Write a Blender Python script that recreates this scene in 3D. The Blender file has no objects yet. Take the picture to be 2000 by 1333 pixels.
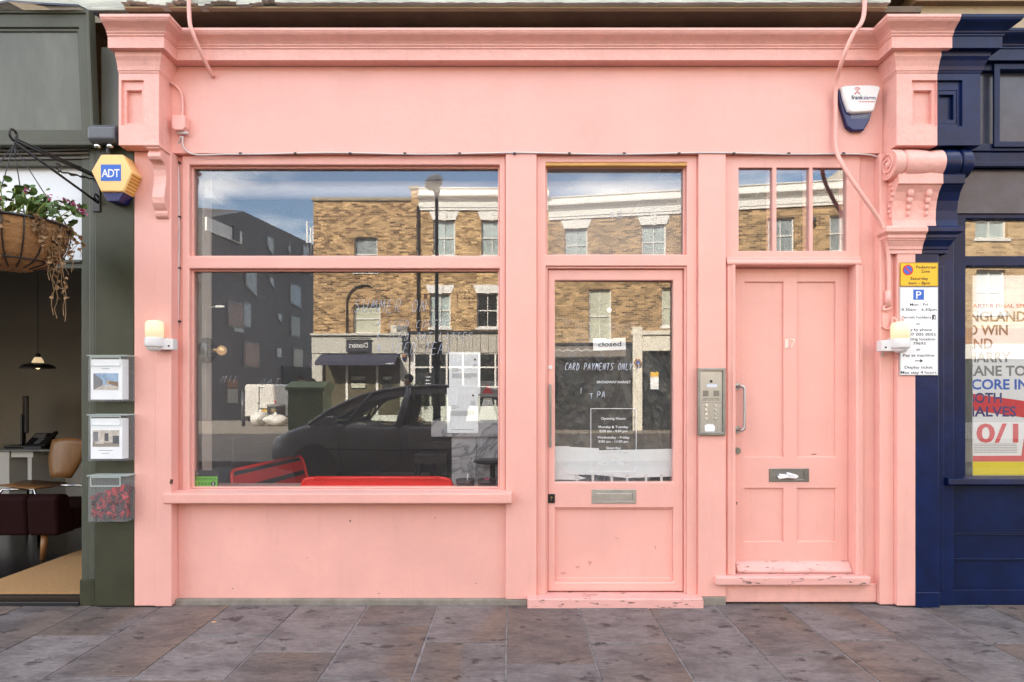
import bpy, bmesh, math, random
from mathutils import Vector, Matrix, Euler
R = math.radians
rng = random.Random(11)
S = bpy.context.scene

# ------------------------------------------------------------------ camera, sky, sun, exposure
H, D, F = 1.373, 4.0, 1200.0            # eye height, distance to the shop front, focal length in photo pixels
cam = bpy.data.cameras.new("camera"); cam_o = bpy.data.objects.new("camera", cam)
S.collection.objects.link(cam_o); S.camera = cam_o
cam_o.location = (0, -D, H); cam_o.rotation_euler = (R(90), 0, 0)
cam.sensor_width = 36; cam.lens = 36 * F / 2000; cam.shift_y = (770 - 666.5) / 2000
cam.clip_start = 0.05; cam.clip_end = 3000

SUN_EL, SUN_AZ = R(33), R(-27)          # sun stands behind the shop row, to the left; azimuth from +y towards +x
sd = Vector((math.sin(SUN_AZ) * math.cos(SUN_EL), math.cos(SUN_AZ) * math.cos(SUN_EL), math.sin(SUN_EL)))
sun = bpy.data.lights.new("sun", 'SUN'); sun_o = bpy.data.objects.new("sun", sun); S.collection.objects.link(sun_o)
sun.energy = 5.0; sun.angle = R(0.5); sun.color = (1.0, 0.90, 0.76)
sun_o.rotation_euler = sd.to_track_quat('Z', 'Y').to_euler(); sun_o.location = (0, 0, 40)

W = bpy.data.worlds.new("World"); S.world = W; W.use_nodes = True
nt = W.node_tree; nt.nodes.clear()
def N(t, nt=None, **k):
    n = nt.nodes.new(t)
    for a, b in k.items(): setattr(n, a, b)
    return n
wo = N('ShaderNodeOutputWorld', nt); bg = N('ShaderNodeBackground', nt)
sky = N('ShaderNodeTexSky', nt, sky_type='NISHITA', sun_disc=False, sun_elevation=SUN_EL, sun_rotation=SUN_AZ,
        air_density=1.0, dust_density=1.6, ozone_density=1.0)
tc = N('ShaderNodeTexCoord', nt); mp = N('ShaderNodeMapping', nt); mp.inputs['Scale'].default_value = (1.0, 1.0, 3.2)
cn = N('ShaderNodeTexNoise', nt); cn.inputs['Scale'].default_value = 2.3; cn.inputs['Detail'].default_value = 9; cn.inputs['Roughness'].default_value = .58
cr = N('ShaderNodeValToRGB', nt); cr.color_ramp.elements[0].position = .44; cr.color_ramp.elements[1].position = .66
mx = N('ShaderNodeMixRGB', nt); mx.inputs[2].default_value = (11.0, 10.6, 10.0, 1)
L = nt.links.new
L(tc.outputs['Generated'], mp.inputs[0]); L(mp.outputs[0], cn.inputs['Vector']); L(cn.outputs['Fac'], cr.inputs[0])
L(cr.outputs[0], mx.inputs[0]); L(sky.outputs[0], mx.inputs[1]); L(mx.outputs[0], bg.inputs[0]); L(bg.outputs[0], wo.inputs[0])
bg.inputs[1].default_value = 0.15
S.view_settings.view_transform = 'Standard'; S.view_settings.look = 'None'
S.view_settings.exposure = 1.95; S.view_settings.gamma = 1
S.render.engine = 'CYCLES'
cy = S.cycles
cy.use_denoising = True; cy.denoising_prefilter = 'NONE'; cy.use_adaptive_sampling = False; cy.max_bounces = 9; cy.diffuse_bounces = 5; cy.glossy_bounces = 5; cy.transmission_bounces = 6; cy.transparent_max_bounces = 24
cy.sample_clamp_indirect = 6; cy.caustics_reflective = False; cy.caustics_refractive = False

# photo pixel -> metres at depth y behind the shop front plane
def X(px, y=0.0): return (px - 1000) * (D + y) / F
def Z(py, y=0.0): return H + (770 - py) * (D + y) / F
def RY(zt): return 4.18 - zt            # distance behind the mirror plane -> true y across the street

# ------------------------------------------------------------------ mesh builder
class MB:
    def __init__(s): s.v, s.f, s.mi, s.m, s.sm = [], [], [], 0, set()
    def add(s, vs, fs, smooth=False):
        b = len(s.v); s.v += [tuple(p) for p in vs]
        for f in fs:
            if smooth: s.sm.add(len(s.f))
            s.f.append(tuple(b + i for i in f)); s.mi.append(s.m)
        return s
    def mat(s, i): s.m = i; return s
    def box(s, x0, x1, y0, y1, z0, z1):
        return s.add([(x0,y0,z0),(x1,y0,z0),(x1,y1,z0),(x0,y1,z0),(x0,y0,z1),(x1,y0,z1),(x1,y1,z1),(x0,y1,z1)],
                     [(0,3,2,1),(4,5,6,7),(0,1,5,4),(1,2,6,5),(2,3,7,6),(3,0,4,7)])
    def obox(s, c, half, rot):              # oriented box
        q = Euler(rot).to_matrix(); c = Vector(c); vs = []
        for k in (-1, 1):
            for i, j in ((-1,-1),(1,-1),(1,1),(-1,1)): vs.append(c + q @ Vector((i*half[0], j*half[1], k*half[2])))
        return s.add(vs, [(0,3,2,1),(4,5,6,7),(0,1,5,4),(1,2,6,5),(2,3,7,6),(3,0,4,7)])
    def prism(s, poly, axis, a0, a1, smooth=False):      # poly in the two other axes, extruded along axis
        def P(u, w, a): return {'x': (a, u, w), 'y': (u, a, w), 'z': (u, w, a)}[axis]
        n = len(poly); vs = [P(u, w, a0) for u, w in poly] + [P(u, w, a1) for u, w in poly]
        s.add(vs, [tuple(range(n)), tuple(range(2*n-1, n-1, -1))])
        b = len(s.v) - 2*n
        for i in range(n):
            if smooth: s.sm.add(len(s.f))
            s.f.append((b+i, b+(i+1) % n, b+n+(i+1) % n, b+n+i)); s.mi.append(s.m)
        return s
    def ring_loft(s, rings, cap=True, closed=True, smooth=True):
        n = len(rings[0]); vs = [p for r in rings for p in r]; fs = []
        for i in range(len(rings)-1):
            for j in range(n if closed else n-1):
                fs.append((i*n+j, i*n+(j+1) % n, (i+1)*n+(j+1) % n, (i+1)*n+j))
        s.add(vs, fs, smooth)
        if cap: 
            b = len(s.v) - len(vs)
            s.f.append(tuple(b+i for i in range(n))); s.mi.append(s.m)
            s.f.append(tuple(b+len(vs)-n+i for i in range(n-1, -1, -1))); s.mi.append(s.m)
        return s
    def tube(s, pts, r, n=8, closed=False, smooth=True):
        P = [Vector(p) for p in pts]; k = len(P); rs = r if isinstance(r, (list, tuple)) else [r]*k
        rings = []; up = None
        for i in range(k):
            t = (P[min(i+1, k-1)] - P[max(i-1, 0)]) if not closed else (P[(i+1) % k] - P[i-1])
            if t.length < 1e-9: t = Vector((0,0,1))
            t.normalize()
            if up is None:
                up = Vector((0,0,1)) if abs(t.z) < .9 else Vector((1,0,0))
            a = up - t * up.dot(t)
            if a.length < 1e-6: a = t.orthogonal()
            a.normalize(); b = t.cross(a); up = a
            rings.append([P[i] + (a*math.cos(2*math.pi*j/n) + b*math.sin(2*math.pi*j/n))*rs[i] for j in range(n)])
        if closed: rings.append(rings[0]); return s.ring_loft(rings, cap=False, smooth=smooth)
        return s.ring_loft(rings, smooth=smooth)
    def cyl(s, p0, p1, r0, r1=None, n=20, smooth=True): return s.tube([p0, p1], [r0, r0 if r1 is None else r1], n, smooth=smooth)
    def lathe(s, prof, o, axis='z', n=28, smooth=True):   # prof: (radius, height)
        rings = []
        for r, h in prof:
            ring = []
            for j in range(n):
                c, q = math.cos(2*math.pi*j/n)*r, math.sin(2*math.pi*j/n)*r
                ring.append({'z': (o[0]+c, o[1]+q, o[2]+h), 'x': (o[0]+h, o[1]+c, o[2]+q), 'y': (o[0]+c, o[1]+h, o[2]+q)}[axis])
            rings.append(ring)
        return s.ring_loft(rings, smooth=smooth)
    def ball(s, c, r, n=14, m=9):
        rx, ry, rz = r if isinstance(r, (list, tuple)) else (r, r, r)
        rings = []
        for i in range(m+1):
            t = math.pi*i/m; q = max(math.sin(t), .02)
            rings.append([(c[0]+rx*q*math.cos(2*math.pi*j/n), c[1]+ry*q*math.sin(2*math.pi*j/n), c[2]-rz*math.cos(t)) for j in range(n)])
        return s.ring_loft(rings)
    def holed(s, x0, x1, z0, z1, holes, yf, yb):          # panel in xz between yf and yb with rectangular holes (x0,x1,z0,z1)
        xs = sorted({round(a, 5) for a in [x0, x1] + [h[i] for h in holes for i in (0, 1)] if x0-1e-6 <= a <= x1+1e-6})
        zs = sorted({round(a, 5) for a in [z0, z1] + [h[i] for h in holes for i in (2, 3)] if z0-1e-6 <= a <= z1+1e-6})
        nx, nz = len(xs)-1, len(zs)-1
        def solid(i, j):
            if i < 0 or j < 0 or i >= nx or j >= nz: return False
            cx, cz = (xs[i]+xs[i+1])/2, (zs[j]+zs[j+1])/2
            return not any(h[0] < cx < h[1] and h[2] < cz < h[3] for h in holes)
        for i in range(nx):
            for j in range(nz):
                if not solid(i, j): continue
                a, b, c, d = xs[i], xs[i+1], zs[j], zs[j+1]
                s.add([(a,yf,c),(b,yf,c),(b,yf,d),(a,yf,d)], [(0,1,2,3)])
                s.add([(a,yb,c),(b,yb,c),(b,yb,d),(a,yb,d)], [(3,2,1,0)])
                if not solid(i-1, j): s.add([(a,yf,c),(a,yf,d),(a,yb,d),(a,yb,c)], [(0,1,2,3)])
                if not solid(i+1, j): s.add([(b,yf,c),(b,yb,c),(b,yb,d),(b,yf,d)], [(0,1,2,3)])
                if not solid(i, j-1): s.add([(a,yf,c),(a,yb,c),(b,yb,c),(b,yf,c)], [(0,1,2,3)])
                if not solid(i, j+1): s.add([(a,yf,d),(b,yf,d),(b,yb,d),(a,yb,d)], [(0,1,2,3)])
        return s
    def sweep(s, path, prof, caps=True):                  # path of (x,y); prof of (outward offset, z); outward is right of travel
        k = len(path); nr = []
        for i in range(k-1):
            d = Vector(path[i+1]) - Vector(path[i]); d.normalize(); nr.append(Vector((d.y, -d.x)))
        rings = []
        for i in range(k):
            a = nr[max(i-1, 0)]; b = nr[min(i, k-2)]; m = (a+b)/(1+a.dot(b))
            rings.append([(path[i][0]+m.x*o, path[i][1]+m.y*o, z) for o, z in prof])
        return s.ring_loft(rings, cap=caps, smooth=False)
    def text(s, body, cx, cz, y, h, w=None, align='C', face=-1, th=.0006, clip=None, shear=0.0, space=1.0, bold=.008):
        cu = bpy.data.curves.new("t", 'FONT'); cu.body = body; cu.resolution_u = 3; cu.space_character = space; cu.shear = shear; cu.offset = bold
        ob = bpy.data.objects.new("t", cu); me = bpy.data.meshes.new_from_object(ob)
        if not me.vertices: return s
        xs = [v.co.x for v in me.vertices]; x0, x1 = min(xs), max(xs)
        k = h/.727; kx = k if w is None else w/(x1-x0)
        ox = {'C': (x0+x1)/2, 'L': x0, 'R': x1}[align]
        bm = bmesh.new(); bm.from_mesh(me)
        for v in bm.verts: v.co = Vector(((v.co.x-ox)*kx*(-face) + cx, y, v.co.y*k + cz))
        if clip is not None:
            g = bm.verts[:]+bm.edges[:]+bm.faces[:]
            bmesh.ops.bisect_plane(bm, geom=g, plane_co=(clip[0],0,0), plane_no=(1,0,0), clear_inner=True)
            g = bm.verts[:]+bm.edges[:]+bm.faces[:]
            bmesh.ops.bisect_plane(bm, geom=g, plane_co=(clip[1],0,0), plane_no=(-1,0,0), clear_inner=True)
        bmesh.ops.dissolve_limit(bm, angle_limit=.01, verts=bm.verts[:], edges=bm.edges[:])
        r = bmesh.ops.extrude_face_region(bm, geom=bm.faces[:])
        for v in r['geom']:
            if isinstance(v, bmesh.types.BMVert): v.co.y += face*th
        bm.verts.index_update()
        s.add([v.co[:] for v in bm.verts], [[v.index for v in f.verts] for f in bm.faces])
        bm.free(); bpy.data.objects.remove(ob); bpy.data.meshes.remove(me); bpy.data.curves.remove(cu)
        return s
    def build(s, name, mats, parent=None, loc=None, bevel=0, seg=2, smooth=False, norm=True):
        root = parent
        while root is not None and root.parent: root = root.parent
        o3 = Vector(loc) if loc else (Vector(root.location) if root else Vector((0,0,0)))
        me = bpy.data.meshes.new(name)
        me.from_pydata([Vector(p)-o3 for p in s.v], [], s.f)
        for i, p in enumerate(me.polygons):
            p.material_index = s.mi[i]; p.use_smooth = smooth or (i in s.sm)
        bm = bmesh.new(); bm.from_mesh(me)
        bmesh.ops.remove_doubles(bm, verts=bm.verts[:], dist=1e-5)
        if norm: bmesh.ops.recalc_face_normals(bm, faces=bm.faces[:])
        bm.to_mesh(me); bm.free()
        for m in (mats if isinstance(mats, (list, tuple)) else [mats]): me.materials.append(m)
        o = bpy.data.objects.new(name, me); S.collection.objects.link(o)
        if parent: o.parent = parent
        if loc and not parent: o.location = loc
        if bevel:
            b = o.modifiers.new("bevel", 'BEVEL'); b.width = bevel; b.segments = seg; b.limit_method = 'ANGLE'; b.angle_limit = R(40)
        return o
def thing(name, label, cat, loc=(0,0,0), group=None):
    o = bpy.data.objects.new(name, None); S.collection.objects.link(o); o.location = loc; o.empty_display_size = .1
    return tag(o, label, cat, group)
def tag(o, label, cat, group=None):
    o['label'] = label; o['category'] = cat
    if group: o['group'] = group
    return o
def dup(root, loc, label=None, rotz=None, scale=None):
    def cp(o, par):
        c = o.copy(); S.collection.objects.link(c); c.parent = par
        for ch in list(o.children): cp(ch, c)
        return c
    r = cp(root, None); r.location = loc
    if rotz is not None: r.rotation_euler.z = rotz
    if scale: r.scale = scale
    if label: r['label'] = label
    return r
def struct(o): o['kind'] = 'structure'; return o

# ------------------------------------------------------------------ materials
def pm(name, c, rough=.5, metal=0, var=0, vs=4, bump=0, bs=40, spec=.5, coat=0, emit=None, es=0, speck=None, sp_s=18, sp_t=.72, dirt=None, stretch=(1,1,1), streak=0):
    m = bpy.data.materials.new(name); m.use_nodes = True; t = m.node_tree; b = t.nodes['Principled BSDF']; l = t.links.new
    b.inputs['Roughness'].default_value = rough; b.inputs['Metallic'].default_value = metal
    b.inputs['Specular IOR Level'].default_value = spec; b.inputs['Coat Weight'].default_value = coat
    b.inputs['Base Color'].default_value = (*c, 1)
    if emit: b.inputs['Emission Color'].default_value = (*emit, 1); b.inputs['Emission Strength'].default_value = es
    co = None
    if var or bump or speck:
        co = N('ShaderNodeTexCoord', t); mp = N('ShaderNodeMapping', t); mp.inputs['Scale'].default_value = stretch; l(co.outputs['Object'], mp.inputs[0])
    last = None
    if var:
        n = N('ShaderNodeTexNoise', t); n.inputs['Scale'].default_value = vs; n.inputs['Detail'].default_value = 6; n.inputs['Roughness'].default_value = .65
        l(mp.outputs[0], n.inputs['Vector'])
        r = N('ShaderNodeValToRGB', t); r.color_ramp.elements[0].position = .3; r.color_ramp.elements[1].position = .7
        r.color_ramp.elements[0].color = (*[x*(1-var) for x in c], 1); r.color_ramp.elements[1].color = (*[min(1, x*(1+var)) for x in c], 1)
        l(n.outputs['Fac'], r.inputs[0]); last = r.outputs[0]
    if speck:
        n2 = N('ShaderNodeTexNoise', t); n2.inputs['Scale'].default_value = sp_s; n2.inputs['Detail'].default_value = 5; n2.inputs['Roughness'].default_value = .7
        l(mp.outputs[0], n2.inputs['Vector'])
        r2 = N('ShaderNodeValToRGB', t); r2.color_ramp.elements[0].position = sp_t; r2.color_ramp.elements[1].position = min(.99, sp_t+.06)
        l(n2.outputs['Fac'], r2.inputs[0])
        k = N('ShaderNodeMixRGB', t); l(r2.outputs[0], k.inputs[0])
        if last: l(last, k.inputs[1])
        else: k.inputs[1].default_value = (*c, 1)
        k.inputs[2].default_value = (*speck, 1); last = k.outputs[0]
    if streak:                                          # dried rain runs and hand grime
        mp4 = N('ShaderNodeMapping', t); mp4.inputs['Scale'].default_value = (11, 11, 1.1); l(co.outputs['Object'], mp4.inputs[0])
        n4 = N('ShaderNodeTexNoise', t); n4.inputs['Scale'].default_value = 1.3; n4.inputs['Detail'].default_value = 7; n4.inputs['Roughness'].default_value = .7; l(mp4.outputs[0], n4.inputs['Vector'])
        r4 = N('ShaderNodeValToRGB', t); r4.color_ramp.elements[0].position = .56; r4.color_ramp.elements[1].position = .80; r4.color_ramp.elements[1].color = (streak, streak, streak, 1); l(n4.outputs['Fac'], r4.inputs[0])
        k4 = N('ShaderNodeMixRGB', t); l(r4.outputs[0], k4.inputs[0]); l(last, k4.inputs[1]); k4.inputs[2].default_value = (*[x*.62 for x in c], 1); last = k4.outputs[0]
    if last: l(last, b.inputs['Base Color'])
    if bump:
        n3 = N('ShaderNodeTexNoise', t); n3.inputs['Scale'].default_value = bs; n3.inputs['Detail'].default_value = 5
        l(mp.outputs[0], n3.inputs['Vector'])
        bp = N('ShaderNodeBump', t); bp.inputs['Strength'].default_value = bump; bp.inputs['Distance'].default_value = .01
        l(n3.outputs['Fac'], bp.inputs['Height']); l(bp.outputs[0], b.inputs['Normal'])
    return m
def brick(name, c1, c2, mortar, axis='x', bw=.235, rh=.078, ms=.009, bump=.5):
    m = pm(name, c1, .9, spec=.2); t = m.node_tree; l = t.links.new; b = t.nodes['Principled BSDF']
    co = N('ShaderNodeTexCoord', t); sp = N('ShaderNodeSeparateXYZ', t); cb = N('ShaderNodeCombineXYZ', t)
    l(co.outputs['Object'], sp.inputs[0]); l(sp.outputs[0 if axis == 'x' else 1], cb.inputs[0]); l(sp.outputs[2], cb.inputs[1])
    k = N('ShaderNodeTexBrick', t); k.inputs['Scale'].default_value = 1; k.inputs['Brick Width'].default_value = bw; k.inputs['Row Height'].default_value = rh
    k.inputs['Mortar Size'].default_value = ms; k.inputs['Mortar Smooth'].default_value = .3
    k.inputs['Color1'].default_value = (*c1, 1); k.inputs['Color2'].default_value = (*c2, 1); k.inputs['Mortar'].default_value = (*mortar, 1)
    l(cb.outputs[0], k.inputs['Vector'])
    n = N('ShaderNodeTexNoise', t); n.inputs['Scale'].default_value = 1.6; n.inputs['Detail'].default_value = 10; n.inputs['Roughness'].default_value = .75
    mp = N('ShaderNodeMapping', t); mp.inputs['Scale'].default_value = (1, 1.3, 1); l(cb.outputs[0], mp.inputs[0]); l(mp.outputs[0], n.inputs['Vector'])
    r = N('ShaderNodeValToRGB', t); r.color_ramp.elements[0].position = .3; r.color_ramp.elements[1].position = .72
    r.color_ramp.elements[0].color = (.72, .70, .70, 1); r.color_ramp.elements[1].color = (1.4, 1.35, 1.28, 1)
    l(n.outputs['Fac'], r.inputs[0])
    x = N('ShaderNodeMixRGB', t, blend_type='MULTIPLY'); x.inputs[0].default_value = 1; l(k.outputs['Color'], x.inputs[1]); l(r.outputs[0], x.inputs[2])
    l(x.outputs[0], b.inputs['Base Color'])
    bp = N('ShaderNodeBump', t); bp.inputs['Strength'].default_value = bump; bp.inputs['Distance'].default_value = .008; bp.invert = True
    l(k.outputs['Fac'], bp.inputs['Height']); l(bp.outputs[0], b.inputs['Normal'])
    return m
def glass(name, ior=1.62, tint=(.985,.99,.985), wave=0.0, dust=0.0):
    m = bpy.data.materials.new(name); m.use_nodes = True; t = m.node_tree; t.nodes.clear(); l = t.links.new
    o = N('ShaderNodeOutputMaterial', t); mx = N('ShaderNodeMixShader', t); tr = N('ShaderNodeBsdfTransparent', t); gl = N('ShaderNodeBsdfGlossy', t); fr = N('ShaderNodeFresnel', t)
    ge = N('ShaderNodeNewGeometry', t); mr = N('ShaderNodeMapRange', t); mr.inputs['To Min'].default_value = ior; mr.inputs['To Max'].default_value = 1/ior
    l(ge.outputs['Backfacing'], mr.inputs['Value']); l(mr.outputs[0], fr.inputs['IOR']); tr.inputs[0].default_value = (*tint, 1); gl.inputs['Roughness'].default_value = 0; gl.inputs[0].default_value = (1,1,1,1)
    l(fr.outputs[0], mx.inputs[0]); l(tr.outputs[0], mx.inputs[1]); l(gl.outputs[0], mx.inputs[2]); l(mx.outputs[0], o.inputs[0])
    if dust:  # diffuse white mixed in: dust on the toplight, painted haze on shop glass
        m2 = N('ShaderNodeMixShader', t); df = N('ShaderNodeBsdfDiffuse', t); df.inputs[0].default_value = (.8,.8,.82,1)
        m2.inputs[0].default_value = dust; l(mx.outputs[0], m2.inputs[1]); l(df.outputs[0], m2.inputs[2]); l(m2.outputs[0], o.inputs[0])
    if wave:
        co = N('ShaderNodeTexCoord', t); n = N('ShaderNodeTexNoise', t); n.inputs['Scale'].default_value = 1.6; n.inputs['Detail'].default_value = 1
        l(co.outputs['Object'], n.inputs['Vector']); bp = N('ShaderNodeBump', t); bp.inputs['Strength'].default_value = wave; bp.inputs['Distance'].default_value = .01
        l(n.outputs['Fac'], bp.inputs['Height']); l(bp.outputs[0], gl.inputs['Normal'])
    return m
def plastic(name, tint, alpha=.5, rough=.15):           # clear or frosted moulded plastic
    m = bpy.data.materials.new(name); m.use_nodes = True; t = m.node_tree; b = t.nodes['Principled BSDF']
    b.inputs['Base Color'].default_value = (*tint, 1); b.inputs['Alpha'].default_value = alpha; b.inputs['Roughness'].default_value = rough
    return m
PINK_C = (.78, .413, .358)
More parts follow.
